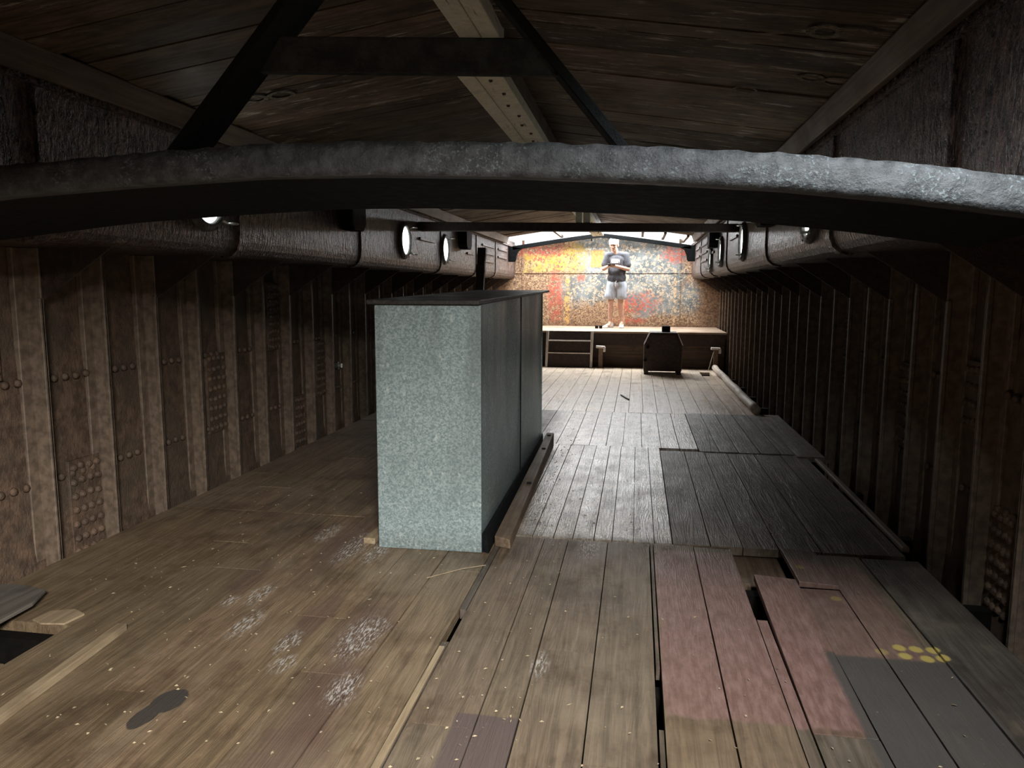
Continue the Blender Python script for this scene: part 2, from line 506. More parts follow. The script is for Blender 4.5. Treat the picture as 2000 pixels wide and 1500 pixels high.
def mat_bulkhead():
    q = NT('peeling_bulkhead_paint')
    X, Y, Z = q.xyz()
    w = q.noise(q.P(), 2.6, 5, 0.6)
    w2 = q.noise(q.scale((1, 1, 1), (4, 9, 2)), 3.4, 5, 0.62)
    fl = q.voro(q.P(), 17.0)
    n1 = q.noise(q.P(), 24.0, 5, 0.7)
    n2 = q.noise(q.scale((1, 1, 1), (7, 3, 5)), 44.0, 4, 0.7)
    n3 = q.noise(q.P(), 19.0, 6, 0.72)
    rust = q.mix(q.step(n1, 0.38, 0.64), (0.15, 0.080, 0.046), (0.38, 0.24, 0.145))
    rust = q.mix(q.step(n2, 0.54, 0.62), rust, (0.58, 0.42, 0.24))
    rust = q.mix(q.step(n2, 0.43, 0.37), rust, (0.06, 0.055, 0.055))
    grey = q.mix(q.step(w2, 0.4, 0.65), (0.105, 0.122, 0.127), (0.215, 0.235, 0.235))
    bare = q.mix(q.step(n2, 0.45, 0.6), (0.42, 0.31, 0.19), (0.58, 0.54, 0.46))
    # grey paint field: centre and right
    gm = q.step(q.mth('ADD', X, q.mth('MULTIPLY', q.mth('SUBTRACT', w, 0.5), 1.4)), -0.62, -0.40)
    gm = q.mul(gm, q.step(q.mth('ADD', X, q.mth('MULTIPLY', q.mth('SUBTRACT', w2, 0.5), 0.8)), 1.50, 1.75, 1, 0))
    low = q.step(q.mth('ADD', Z, q.mth('MULTIPLY', q.mth('SUBTRACT', w, 0.5), 0.9)), 1.05, 1.30)
    lowr = q.mth('MAXIMUM', low, q.mul(q.step(X, 0.55, 0.8), q.step(q.mth('ADD', Z, q.mth('MULTIPLY', w2, 0.6)), 1.1, 1.25), 0.9))
    gm = q.mul(gm, lowr)
    rg = q.ellmask(X, Z, 1.78, 1.25, 0.22, 0.30, 0.5, w2, 1.2)
    gm = q.mth('MAXIMUM', gm, rg)
    ml = q.ellmask(X, Z, -0.55, 1.40, 0.32, 0.30, 0.5, w, 1.0)
    gm = q.mth('MAXIMUM', gm, q.mul(ml, 0.9))
    chips = q.step(q.mth('ADD', q.mth('MULTIPLY', n3, 0.65), q.mth('MULTIPLY', n1, 0.35)), 0.50, 0.53)
    gm2 = q.mul(gm, q.mth('SUBTRACT', 1.0, q.mul(chips, 0.92)))
    col = q.mix(q.mul(gm, q.step(chips, 0, 1), 0.8), rust, bare)
    col = q.mix(gm2, col, grey)
    # red primer blotches
    rd = q.mth('MAXIMUM', q.ellmask(X, Z, -1.25, 2.18, 0.55, 0.20, 0.4, w, 1.3), q.ellmask(X, Z, -0.95, 1.28, 0.16, 0.55, 0.4, w2, 1.4))
    rd = q.mth('MAXIMUM', rd, q.ellmask(X, Z, 0.75, 1.10, 0.40, 0.22, 0.4, w2, 2.0))
    rd = q.mth('MAXIMUM', rd, q.ellmask(X, Z, 1.50, 2.10, 0.30, 0.18, 0.4, w, 1.3))
    rd = q.mth('MAXIMUM', rd, q.ellmask(X, Z, 0.62, 0.78, 0.32, 0.08, 0.4, w2, 2.0))
    rd = q.mth('MAXIMUM', rd, q.ellmask(X, Z, -0.42, 1.62, 0.09, 0.07, 0.4, w, 1.0))
    rdk = q.step(n3, 0.45, 0.55)
    col = q.mix(q.mul(rd, rdk, 0.9), col, (0.40, 0.085, 0.055))
    # yellow field upper left
    yl = q.mth('MAXIMUM', q.boxmask(X, Z, -1.16, 1.94, 0.42, 0.17, 0.05, w, 0.30), q.ellmask(X, Z, -0.55, 2.02, 0.30, 0.26, 0.35, w2, 1.2))
    ylk = q.step(n3, 0.55, 0.49)
    col = q.mix(q.mul(yl, ylk, 0.85), col, q.mix(q.step(w2, 0.4, 0.6), (0.48, 0.31, 0.05), (0.54, 0.42, 0.13)))
    # orange square and streaks
    og = q.boxmask(X, Z, -0.10, 2.02, 0.13, 0.17, 0.012, n3, 0.05)
    col = q.mix(q.mul(og, 0.85), col, q.mix(q.step(n1, 0.4, 0.6), (0.60, 0.22, 0.05), (0.70, 0.36, 0.10)))
    for (cx, cz, hx, hz, c) in ((-0.10, 2.22, 0.20, 0.012, (0.62, 0.62, 0.55)), (-0.14, 1.80, 0.15, 0.018, (0.55, 0.62, 0.68)), (-0.24, 2.0, 0.012, 0.22, (0.55, 0.52, 0.45)), (-0.70, 1.1, 0.05, 0.52, (0.62, 0.36, 0.10)), (0.42, 1.2, 0.05, 0.50, (0.60, 0.42, 0.20)), (1.47, 1.25, 0.025, 0.55, (0.60, 0.40, 0.22))):
        k = q.boxmask(X, Z, cx, cz, hx, hz, 0.01, n3, 0.07)
        col = q.mix(q.mul(k, q.step(n1, 0.44, 0.54), 0.8), col, c)
    # brown rust at the very edges and the foot
    ed = q.mth('MAXIMUM', q.step(q.mth('ADD', q.mth('ABSOLUTE', X), q.mth('MULTIPLY', w, 0.6)), 2.1, 2.45), q.step(q.mth('ADD', Z, q.mth('MULTIPLY', w, 0.3)), 0.92, 0.80))
    col = q.mix(q.mul(ed, 0.7), col, q.mix(q.step(n1, 0.4, 0.6), (0.11, 0.06, 0.035), (0.24, 0.135, 0.075)))
    return q.fin(col, 0.55, 0.0, 0.4, q.bump(q.mth('ADD', n3, q.mth('MULTIPLY', n1, 0.5)), 0.4, 0.006))


def mat_simple(name, col, rough=0.6, metal=0.0, var=0.25, sc=18.0, bump=0.2, spec=0.5):
    q = NT(name)
    n = q.noise(q.P(), sc, 5, 0.6)
    lo = tuple(c*(1-var) for c in col)
    hi = tuple(min(1, c*(1+var)) for c in col)
    return q.fin(q.mix(q.step(n, 0.3, 0.7), lo, hi), rough, metal, spec, q.bump(n, bump, 0.004))


def mat_cream():
    q = NT('chipped_cream_paint')
    n = q.noise(q.P(), 26, 6, 0.7)
    g = q.noise(q.scale((30, 3, 30)), 1.0, 5, 0.65)
    d = q.noise(q.P(), 4, 5, 0.6)
    col = q.mix(q.step(n, 0.3, 0.7), (0.62, 0.58, 0.44), (0.80, 0.76, 0.60))
    col = q.mix(q.mul(q.step(g, 0.62, 0.68), q.step(d, 0.45, 0.55), 0.8), col, (0.12, 0.075, 0.045))
    col = q.mix(q.mul(q.step(d, 0.55, 0.75), 0.45), col, (0.20, 0.17, 0.12))
    return q.fin(col, 0.6, 0, 0.4, q.bump(q.mth('ADD', n, g), 0.5, 0.004))


def mat_glow():
    q = NT('daylit_porthole_glass')
    n = q.noise(q.P(), 12, 3, 0.5)
    return q.fin((0.8, 0.85, 0.85), 0.3, 0, 0.5, None, q.mix(n, (0.80, 0.92, 0.90), (0.95, 1.0, 0.97)), 5.0)


def mat_skin():
    q = NT('skin')
    n = q.noise(q.P(), 30, 4, 0.6)
    col = q.mix(q.step(n, 0.3, 0.7), (0.48, 0.27, 0.19), (0.60, 0.37, 0.28))
    m_ = q.fin(col, 0.5, 0, 0.4, q.bump(n, 0.1, 0.002))
    q.b.inputs['Subsurface Weight'].default_value = 0.08
    q.b.inputs['Subsurface Radius'].default_value = (0.01, 0.004, 0.002)
    return m_


def mat_cloth(name, a, b, sc=8.0):
    q = NT(name)
    n = q.noise(q.P(), sc, 5, 0.6)
    k = q.noise(q.scale((1, 1, 0.5)), 14.0, 4, 0.55, 0.8)
    return q.fin(q.mix(q.step(n, 0.3, 0.7), a, b), 0.85, 0, 0.2, q.bump(k, 0.6, 0.02))


M = {
    'floor': mat_floor(),
    'roof': mat_wood('dark_hatch_planks', (0.050, 0.034, 0.022), (0.150, 0.104, 0.066), 0.72, 'x', 1.0, True, 0.85),
    'rail': mat_wood('brown_rail_timber', (0.085, 0.058, 0.040), (0.165, 0.118, 0.082), 0.6, 'y'),
    'hull': mat_hull(),
    'rib': mat_simple('dusty_brown_frame_iron', (0.150, 0.108, 0.076), 0.62, 0, 0.35, 20, 0.6),
    'coaming': mat_coaming(),
    'black': mat_black('tarred_iron_and_shade', (0.007, 0.0085, 0.009), (0.012, 0.013, 0.014), 0.6, 0.0, (0, 0, 0), 0.10),  # also stands in for the shade under the arched beam
    'beam': mat_black('chipped_black_beam_paint', (0.030, 0.032, 0.034), (0.074, 0.078, 0.081), 0.42, 0.7, (0.15, 0.18, 0.19), 0.35),
    'darkbrown': mat_black('dark_brown_paint', (0.026, 0.015, 0.011), (0.062, 0.036, 0.026), 0.5),
    'galv': mat_galv(),
    'bulk': mat_bulkhead(),
    'cream': mat_cream(),
    'glow': mat_glow(),
    'dark': mat_simple('bilge_dark', (0.006, 0.005, 0.004), 0.9, spec=0.1),
    'lid': mat_wood('dark_lid_board', (0.016, 0.014, 0.012), (0.045, 0.042, 0.037), 0.5, 'y', 1.0, False, 0.5, (0.26, 0.27, 0.26)),
    'timber': mat_wood('raw_brown_timber', (0.105, 0.068, 0.042), (0.215, 0.150, 0.098), 0.65, 'y'),
    'pale': mat_wood('pale_batten_wood', (0.215, 0.155, 0.092), (0.345, 0.265, 0.165), 0.65, 'y'),
    'platform': mat_wood('platform_deck_boards', (0.24, 0.165, 0.11), (0.42, 0.31, 0.22), 0.6, 'x'),
    'lightedge': mat_wood('pale_lit_edge', (0.58, 0.52, 0.48), (0.76, 0.70, 0.65), 0.6, 'z'),  # pale tone stands in for top light on the steps; also post caps
    'ply': mat_wood('grey_plywood', (0.075, 0.066, 0.054), (0.145, 0.128, 0.104), 0.7, 'y', 0.6),
    'pole': mat_wood('grey_round_pole_wood', (0.30, 0.24, 0.18), (0.50, 0.42, 0.34), 0.65, 'y'),
    'steel': mat_simple('bright_clamp_metal', (0.55, 0.56, 0.52), 0.35, 0.7),
    'rimpaint': mat_black('porthole_rim_paint', (0.05, 0.045, 0.04), (0.11, 0.10, 0.09), 0.4),
    'mark': mat_simple('faded_white_stencil', (0.15, 0.122, 0.09), 0.8, 0, 0.65, 45, 0.3, 0.2),
    'skin': mat_skin(),
    'shirt': mat_cloth('charcoal_cotton', (0.055, 0.056, 0.064), (0.095, 0.096, 0.108)),
    'shorts': mat_cloth('light_grey_jersey', (0.34, 0.37, 0.42), (0.45, 0.48, 0.53)),
    'white': mat_cloth('white_cotton', (0.78, 0.78, 0.77), (0.88, 0.88, 0.87)),
    'print': mat_simple('white_shirt_print', (0.72, 0.73, 0.75), 0.7, 0, 0.1),
    'printdark': mat_simple('dark_shirt_print', (0.07, 0.07, 0.08), 0.7),
    'printgrey': mat_simple('grey_shirt_print', (0.5, 0.5, 0.53), 0.7, 0, 0.2, 60),
    'phone': mat_simple('black_phone_glass', (0.02, 0.02, 0.022), 0.2),
    'lips': mat_simple('lip_skin', (0.36, 0.15, 0.12), 0.5),
    'eye': mat_simple('dark_eye', (0.03, 0.022, 0.018), 0.3),
    'hair': mat_simple('grey_brown_hair', (0.15, 0.115, 0.09), 0.8),
    'rubber': mat_simple('shoe_sole', (0.6, 0.6, 0.58), 0.7),
    'chip': mat_simple('pale_wood_chips', (0.33, 0.26, 0.165), 0.8, 0, 0.4, 9),
}

# ------------------------------------------------------------------ floor
HOLES = [(-1.93, -1.58, 2.28, 2.60), (1.26, 1.515, 3.615, 4.045), (1.265, 1.312, 3.16, 3.7),
         (0.828, 0.848, 2.27, 2.66), (1.86, 2.03, 12.42, 12.98), (-0.012, 0.020, 2.74, 3.04)]
fl = MB()


def plank(x0, x1, y0, y1, z, tint, th=0.045):
    """one board, cut where a hole lies under it"""
    spans = [(y0, y1)]
    for (hx0, hx1, hy0, hy1) in HOLES:
        cx = (x0+x1)/2
        if hx0 - 0.001 <= cx <= hx1 + 0.001:
            out = []
            for (a, b) in spans:
                if hy1 <= a or hy0 >= b:
                    out.append((a, b))
                else:
                    if hy0 - a > 0.02:
                        out.append((a, hy0))
                    if b - hy1 > 0.02:
                        out.append((hy1, b))
            spans = out
    for (a, b) in spans:
        g = 0.0026
        fl.cur = tint
        j = [rnd.uniform(-0.0012, 0.0012) for _ in range(4)]
        zz = z + rnd.uniform(-0.0015, 0.0015)
        fl.hexa([(x0+g+j[0], a+g, z-th), (x1-g+j[1], a+g, z-th), (x1-g+j[2], b-g, z-th), (x0+g+j[3], b-g, z-th),
                 (x0+g+j[0], a+g, zz), (x1-g+j[1], a+g, zz), (x1-g+j[2], b-g, zz), (x0+g+j[3], b-g, zz)])


def tnt(base, var=0.12):
    k = 1 + rnd.uniform(-var, var)
    return (base[0]*k*(1+rnd.uniform(-.03, .03)), base[1]*k, base[2]*k*(1+rnd.uniform(-.04, .04)), rnd.random())


def section(xs, y0, y1, base, var=0.12, z=0.0, joints=1, jl=None):
    for x0, x1 in zip(xs[:-1], xs[1:]):
        cuts = [y0, y1]
        if jl:
            L = jl * rnd.uniform(0.7, 1.3)
            y = y0 + rnd.uniform(0.3, 1.0)*L
            while y < y1 - 0.4:
                cuts.insert(-1, y)
                y += jl*rnd.uniform(0.7, 1.3)
        for a, b in zip(cuts[:-1], cuts[1:]):
            plank(x0, x1, a, b, z, tnt(base, var))


WARM = (0.176, 0.126, 0.079)
GREY = (0.175, 0.135, 0.100)
DULL = (0.120, 0.092, 0.066)
DARK = (0.085, 0.070, 0.058)
# near section, port side and middle
section([-2.19, -1.93, -1.58, -1.36, -1.10, -0.90, -0.69, -0.465, -0.24, -0.012], -1.85, 4.24, WARM, 0.10, 0.0, 1, 2.6)
section([-0.012, 0.020], -1.85, 4.05, DARK, 0.1, 0.0)
section([0.020, 0.245, 0.38, 0.60, 0.828], -1.85, 4.05, (0.165, 0.126, 0.088), 0.09, 0.0, 1, 2.9)
section([0.828, 0.848], -1.85, 4.06, DULL, 0.1, 0.0)
section([0.848, 1.065], -1.85, 4.06, WARM, 0.08, 0.0, 1, 1.8)
section([1.065, 1.265], -1.85, 3.18, WARM, 0.08)
section([1.065, 1.265], 3.18, 4.06, WARM, 0.08)
section([1.265, 1.312], -1.85, 3.16, DULL, 0.08)
section([1.312, 1.515], -1.85, 2.33, DULL, 0.08)
section([1.515, 1.70], -1.85, 3.55, DULL, 0.08)
section([1.70, 1.915], -1.85, 4.03, DULL, 0.1, 0.0, 1, 2.0)
section([1.915, 2.20], -1.85, 4.0, DARK, 0.1, 0.006)
# port side run past the cabinet
section([-0.98, -0.80, -0.63, -0.36, -0.16], 4.24, 8.52, (0.200, 0.145, 0.094), 0.14, 0.0, 1, 2.2)
section([-2.19, -1.90, -1.66, -1.42, -1.18, -0.98], 4.24, 13.55, (0.200, 0.145, 0.094), 0.14, 0.0, 1, 2.2)
# centre panel of narrow boards
section([-0.16, -0.05, 0.06, 0.17, 0.29, 0.40, 0.52, 0.62, 0.74, 0.855, 0.955], 4.06, 6.62, (0.215, 0.180, 0.145), 0.10, 0.002)
# starboard matt panel
section([0.955, 1.16, 1.33, 1.52, 1.74, 1.96, 2.16], 4.06, 6.50, (0.130, 0.104, 0.076), 0.10, 0.004)
# next bay
section([-0.16, 0.03, 0.18, 0.33, 0.48, 0.63, 0.80, 0.97, 1.13, 1.29], 6.62, 8.52, (0.205, 0.165, 0.130), 0.10)
section([1.29, 1.46, 1.62, 1.80, 1.97, 2.08], 6.50, 8.52, (0.088, 0.074, 0.062), 0.14, 0.010)
section([2.08, 2.31], 6.42, 8.56, (0.135, 0.108, 0.080), 0.1, 0.014)
# far bay up to the platform
section([-0.98 + 0.164*i for i in range(20)], 8.52, 13.55, (0.58, 0.465, 0.36), 0.12)  # lighter base colour stands in for skylight on this bay
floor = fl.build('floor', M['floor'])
tag(floor, kind='structure')

bl = MB()
bl.box(-2.6, 2.6, -2.0, 15.6, -0.62, -0.55)
bilge = bl.build('bilge_bottom', M['dark'])
tag(bilge, kind='structure')
jb = MB()
for i in range(-2, 17):
    y = 0.62 + 0.98*i
    jb.box(-2.25, 2.35, y-0.035, y+0.035, -0.55, -0.047)
tag(jb.build('floor_joists', M['dark']), kind='structure')

# ------------------------------------------------------------------ hull sides
def hull_wall(name, s, xp):
    """xp: distance of the plate from the middle line; ribs stand 0.10 m inboard"""
    mb = MB()
    prof = [(xp+0.02, 1.66), (xp+0.02, 1.2), (xp+0.008, 0.92), (xp, 0.5), (xp-0.005, 0.1), (xp-0.03, -0.3), (xp-0.10, -0.58)]
    ys = [-2.0 + 0.5*i for i in range(36)]
    inn = [[(s*x, y, z) for (x, z) in prof] for y in ys]
    out = [[(s*(x+0.12), y, z) for (x, z) in prof] for y in ys]
    mb.rings(inn, False, False)
    mb.rings(out, False, False)
    # overlapping plate strakes
    for (z0, z1) in ((0.40, 0.905), (-0.2, 0.375)):
        x0 = xp + (0.004 if z0 > 0.3 else -0.004)
        mb.hexa([(s*(x0-0.004), -2, z0), (s*(x0+0.02), -2, z0), (s*(x0+0.02), 15.4, z0), (s*(x0-0.004), 15.4, z0),
                 (s*(x0+0.002), -2, z1), (s*(x0+0.024), -2, z1), (s*(x0+0.024), 15.4, z1), (s*(x0+0.002), 15.4, z1)])
    w = mb.build(name, M['hull'])
    tag(w, kind='structure')
    for k in range(-5, 27):
        y = 3.31 + 0.4525*k
        if y > 15.2:
            continue
        rb = MB()
        xi = xp - 0.10
        rb.box(min(s*xi, s*(xp+0.03)), max(s*xi, s*(xp+0.03)), y-0.007, y+0.007, -0.5, 1.60)
        # flange riveted to the plate and the rolled inner bulb
        rb.box(min(s*(xp-0.012), s*(xp+0.02)), max(s*(xp-0.012), s*(xp+0.02)), y-0.07, y, -0.5, 1.6)
        rb.box(min(s*xi, s*(xi+0.022)), max(s*xi, s*(xi+0.022)), y-0.016, y+0.013, -0.5, 1.35 if k % 2 == 0 else 1.6)
        rb.build('hull_frame', M['rib'], w, 0.004, False, 1)
        if k % 2 == 0:
            kb = MB()
            pts = [(s*(xp+0.02), 1.0), (s*xi, 1.34), (s*(xi-0.40), 1.60), (s*(xp+0.02), 1.60)]
            kb.prism(pts, 'y', y+0.008, y+0.020)
            kb.build('knee_bracket', M['darkbrown'], w)
    for z in (0.925, 0.39):
        rv = MB()
        y = 1.5
        while y < 13.4:
            ph = (y - 3.31) % 0.4525
            if 0.04 < ph < 0.38:
                rv.dome((s*(xp-0.006), y, z + rnd.uniform(-.003, .003)), (-s, 0, 0), 0.023)
            y += 0.078 if y < 8 else 0.09
        rv.build('rivet_row', M['hull'], w, 0, True)
    return w


XL, XR = 2.32, 2.42
wl = hull_wall('wall_left', -1, XL)
wr = hull_wall('wall_right', 1, XR)


def strap(w, s, xp, y0, y1, z0, z1, cols, rows):
    mb = MB()
    mb.box(min(s*(xp-0.016), s*(xp+0.02)), max(s*(xp-0.016), s*(xp+0.02)), y0, y1, z0, z1)
    for i in range(cols):
        for j in range(rows):
            mb.dome((s*(xp-0.015), y0+(y1-y0)*(i+0.5)/cols+rnd.uniform(-.003, .003), z0+(z1-z0)*(j+0.5)/rows+rnd.uniform(-.004, .004)), (-s, 0, 0), 0.023)
    mb.build('butt_strap', M['hull'], w, 0.002, False, 1)


strap(wl, -1, XL, 3.50, 3.74, -0.10, 0.46, 4, 7)
strap(wl, -1, XL, 4.86, 5.10, 0.35, 0.93, 4, 8)
strap(wl, -1, XL, 5.78, 5.98, 0.88, 1.45, 4, 9)
strap(wl, -1, XL, 6.70, 6.90, 0.36, 0.90, 4, 8)
strap(wl, -1, XL, 6.22, 6.42, -0.10, 0.43, 4, 7)
strap(wl, -1, XL, 2.92, 3.12, 0.95, 1.30, 3, 4)
strap(wr, 1, XR, 3.50, 3.72, -0.10, 0.40, 4, 7)
strap(wr, 1, XR, 4.86, 5.08, 0.42, 0.95, 4, 7)
strap(wr, 1, XR, 6.22, 6.42, 0.60, 1.20, 4, 8)
strap(wr, 1, XR, 3.95, 4.12, 0.70, 1.05, 3, 4)

# fore bulkhead (peeling paint) and aft bulkhead behind the camera
bh = MB()
bh.prism([(-2.6, -0.6), (2.6, -0.6), (2.6, 2.2), (1.80, 2.225), (0.0, 2.50), (-1.80, 2.225), (-2.6, 2.2)], 'y', 15.40, 15.5)
bulk = bh.build('wall_far', M['bulk'])
tag(bulk, kind='structure')
sm = MB()
sm.box(-2.3, 2.3, 15.386, 15.402, 1.728, 1.745)
sm.build('plate_seam', M['bulk'], bulk)
for x in (-1.62, 1.55):
    sm = MB()
    sm.box(x-0.025, x+0.025, 15.388, 15.402, 0.65, 2.4)
    for i in range(22):
        sm.dome((x, 15.388, 0.72+i*0.075), (0, -1, 0), 0.011, 6)
    sm.build('stiffener_strip', M['bulk'], bulk)
dp = MB()
dp.box(-0.56, 0.44, 15.390, 15.402, 0.66, 1.20)
for i in range(8):
    dp.dome((-0.52, 15.390, 0.70+i*0.065), (0, -1, 0), 0.014, 6)
    dp.dome((0.40, 15.390, 0.70+i*0.065), (0, -1, 0), 0.014, 6)
    dp.dome((-0.49+i*0.127, 15.390, 1.17), (0, -1, 0), 0.014, 6)
dp.build('doubler_plate', M['bulk'], bulk)
ab = MB()
ab.box(-2.6, 2.6, -2.1, -2.0, -0.6, 2.56)
tag(ab.build('wall_back', M['hull']), kind='structure')
db = MB()  # unseen partition, added to block light from right hull and upper left wall
db.box(1.18, 2.55, -0.16, -0.10, -0.5, 2.42)
db.box(0.72, 1.18, -0.16, -0.10, 2.08, 2.60)
db.box(-2.5, 0.72, -0.16, -0.10, 2.015, 2.60)
tag(db.build('light_blocker', M['rail']), kind='structure')

# ------------------------------------------------------------------ side decks and hatch coamings
def coaming(name, s):
    mb = MB()
    prof = [(1.785, 2.24), (1.785, 1.76), (1.790, 1.70), (1.806, 1.655), (1.84, 1.622), (1.89, 1.606), (2.0, 1.60), (2.60, 1.60), (2.60, 1.70), (1.95, 1.70), (1.90, 1.80), (1.90, 2.36), (1.80, 2.36), (1.80, 2.30), (1.755, 2.29), (1.755, 2.24)]
    ys = [-2.0, 15.42]
    mb.rings([[(s*x, y, z) for (x, z) in prof] for y in ys])
    o = mb.build(name, M['coaming'])
    tag(o, kind='structure')
    for y in (4.5, 6.62, 9.46, 13.2, 2.9, 11.6):
        st = MB()
        p2 = [(1.772, 2.24), (1.772, 1.755), (1.778, 1.69), (1.798, 1.64), (1.84, 1.605), (1.90, 1.590), (1.92, 1.606), (1.83, 1.66), (1.80, 1.76), (1.80, 2.24)]
        st.rings([[(s*x, yy, z) for (x, z) in p2] for yy in (y-0.05, y+0.05)])
        st.build('joint_strap', M['coaming'], o, 0.003, False, 1)
    for (y0, y1, z) in ((8.45, 9.05, 1.98), (10.9, 11.35, 1.93), (12.0, 13.0, 1.99), (12.0, 13.0, 2.12), (13.4, 14.3, 1.98), (13.4, 14.3, 2.12), (12.0, 13.0, 1.86)):
        sb = MB()
        sb.box(min(s*1.765, s*1.79), max(s*1.765, s*1.79), y0, y1, z-0.016, z+0.016)
        sb.build('stiffener_bar', M['coaming'], o, 0.004, False, 1)
    rv = MB()
    y = 1.0
    while y < 15:
        rv.dome((s*1.755, y, 2.265), (-s, 0, 0), 0.014, 6)
        y += 0.17
    rv.build('rim_rivet_row', M['coaming'], o, 0, True)
    return o


cl = coaming('trim_1', -1)
cr = coaming('trim_2', 1)

# beam shoes: black cast pockets hanging on the coamings
for s, side in ((-1, 'left'), (1, 'right')):
    for y, far in ((6.25, 'near'), (10.55, 'far')):
        mb = MB()
        x0, x1 = 1.66, 1.785
        zb = 1.90 if far == 'near' else 1.965
        n = [(y-0.17, 2.24), (y-0.17, zb+0.06), (y-0.11, zb), (y+0.11, zb), (y+0.17, zb+0.06), (y+0.17, 2.24)]
        mb.prism(n, 'x', min(s*x0, s*x1), max(s*x0, s*x1))
        o = mb.build('beam_shoe', M['black'], None, 0.012)
        tag(o, 'black iron beam shoe on the %s coaming, %s' % (side, 'nearer one, just beyond the arched beam' if far == 'near' else 'farther one, past the straight cross beam'), 'bracket', 'beam shoes along the coamings')

# ------------------------------------------------------------------ hatch roof
ROOF_Y0, ROOF_Y1 = 0.0, 14.0
def rz(x):
    return 2.62 - 0.1486*abs(x)


rf = MB()
for s in (-1, 1):
    y = ROOF_Y0
    while y < ROOF_Y1 - 0.01:
        w = min(rnd.uniform(0.115, 0.18), ROOF_Y1 - y)
        if ROOF_Y1 - y - w < 0.08:
            w = ROOF_Y1 - y
        k = rnd.uniform(0.5, 1.35)
        rf.cur = (k*1.02, k, k*rnd.uniform(0.9, 1.0), rnd.random())
        dz = rnd.uniform(-0.006, 0.004)
        dz2 = dz + rnd.uniform(-0.006, 0.006)
        g = rnd.choice((0.003, 0.004, 0.007))
        xs = (0.0, 1.80)
        a, b = y+g, y+w-g
        t = 0.03
        x0, x1 = s*xs[0], s*xs[1]
        if s > 0 and 0.8 < y < 1.25:
            x1 = 1.20  # planks cut short below the added beam-end light
        rf.hexa([(x0, a, rz(x0)+dz), (x1, a, rz(x1)+dz2), (x1, b, rz(x1)+dz2-0.003), (x0, b, rz(x0)+dz-0.003),
                 (x0, a, rz(x0)+dz+t), (x1, a, rz(x1)+dz2+t), (x1, b, rz(x1)+dz2+t), (x0, b, rz(x0)+dz+t)])
        y += w
rf.cur = (0.4, 0.4, 0.4, 0)
for s in (-1, 1):
    for (xa, ya, yb) in (((1.95, ROOF_Y0, ROOF_Y1),) if s < 0 else ((1.95, ROOF_Y0, 0.82), (1.22, 0.82, 1.26), (1.95, 1.26, ROOF_Y1))):
        zz = 2.68 - 0.1487*xa
        rf.hexa([(0, ya, 2.68), (s*xa, ya, zz), (s*xa, yb, zz), (0, yb, 2.68),
                 (0, ya, 2.72), (s*xa, ya, zz+0.04), (s*xa, yb, zz+0.04), (0, yb, 2.72)])
# hatch cover behind the camera, slid open along the starboard side
rf.hexa([(0, -2.05, 2.64), (-1.95, -2.05, 2.36), (-1.95, 0.0, 2.36), (0, 0.0, 2.64),
         (0, -2.05, 2.68), (-1.95, -2.05, 2.40), (-1.95, 0.0, 2.40), (0, 0.0, 2.68)])
rf.hexa([(0, -2.05, 2.64), (0.80, -2.05, 2.52), (0.80, 0.0, 2.52), (0, 0.0, 2.64),
         (0, -2.05, 2.68), (0.80, -2.05, 2.56), (0.80, 0.0, 2.56), (0, 0.0, 2.68)])
rf.hexa([(0.80, -0.5, 2.52), (1.95, -0.5, 2.36), (1.95, 0.02, 2.36), (0.80, 0.02, 2.52),
         (0.80, -0.5, 2.56), (1.95, -0.5, 2.40), (1.95, 0.02, 2.40), (0.80, 0.02, 2.56)])
ceil = rf.build('ceiling', M['roof'])
tag(ceil, kind='structure')


def ring_mark(mb, cx, cy, ra, rb, w):
    n = 26
    inn, out = [], []
    for i in range(n+1):
        t = 2*PI*i/n
        for (lst, k) in ((inn, -w/2), (out, w/2)):
            x = cx + (ra+k)*math.cos(t)
            y = cy + (rb+k)*math.sin(t)
            lst.append((x, y, rz(x)-0.0125))
    mb.rings([inn, out], False, False)


def bar_mark(mb, pts, w):
    for (x0, y0), (x1, y1) in zip(pts[:-1], pts[1:]):
        d = Vector((x1-x0, y1-y0)).normalized()
        nx, ny = -d.y*w/2, d.x*w/2
        mb.add([(x0+nx, y0+ny, rz(x0+nx)-0.0125), (x0-nx, y0-ny, rz(x0-nx)-0.0125), (x1-nx, y1-ny, rz(x1-nx)-0.0125), (x1+nx, y1+ny, rz(x1+nx)-0.0125)], [(0, 1, 2, 3)])


mk = MB()
ring_mark(mk, 1.425, 3.20, 0.055, 0.060, 0.032)
bar_mark(mk, [(1.47, 3.15), (1.55, 3.14), (1.62, 3.17)], 0.028)
mk.build('painted_number', M['mark'], ceil)
mk = MB()
ring_mark(mk, 1.505, 3.81, 0.050, 0.052, 0.026)
ring_mark(mk, 1.625, 3.83, 0.062, 0.055, 0.026)
mk.build('painted_number', M['mark'], ceil)
mk = MB()
ring_mark(mk, 1.25, 4.13, 0.055, 0.05, 0.016)
bar_mark(mk, [(1.21, 4.09), (1.27, 4.06), (1.36, 4.08)], 0.014)
mk.build('painted_number', M['mark'], ceil)
mk = MB()
ring_mark(mk, -1.33, 3.88, 0.06, 0.05, 0.026)
ring_mark(mk, -1.19, 3.90, 0.065, 0.055, 0.026)
mk.build('painted_number', M['mark'], ceil)

# eave rails (timber) along both coamings
for s, nm in ((-1, 'trim_3'), (1, 'trim_4')):
    mb = MB()
    mb.prism([(s*1.66, 2.365), (s*1.70, 2.25), (s*1.745, 2.262), (s*1.72, 2.38)], 'y', -1.9, 13.9)
    tag(mb.build(nm, M['rail'], None, 0.008), kind='structure')

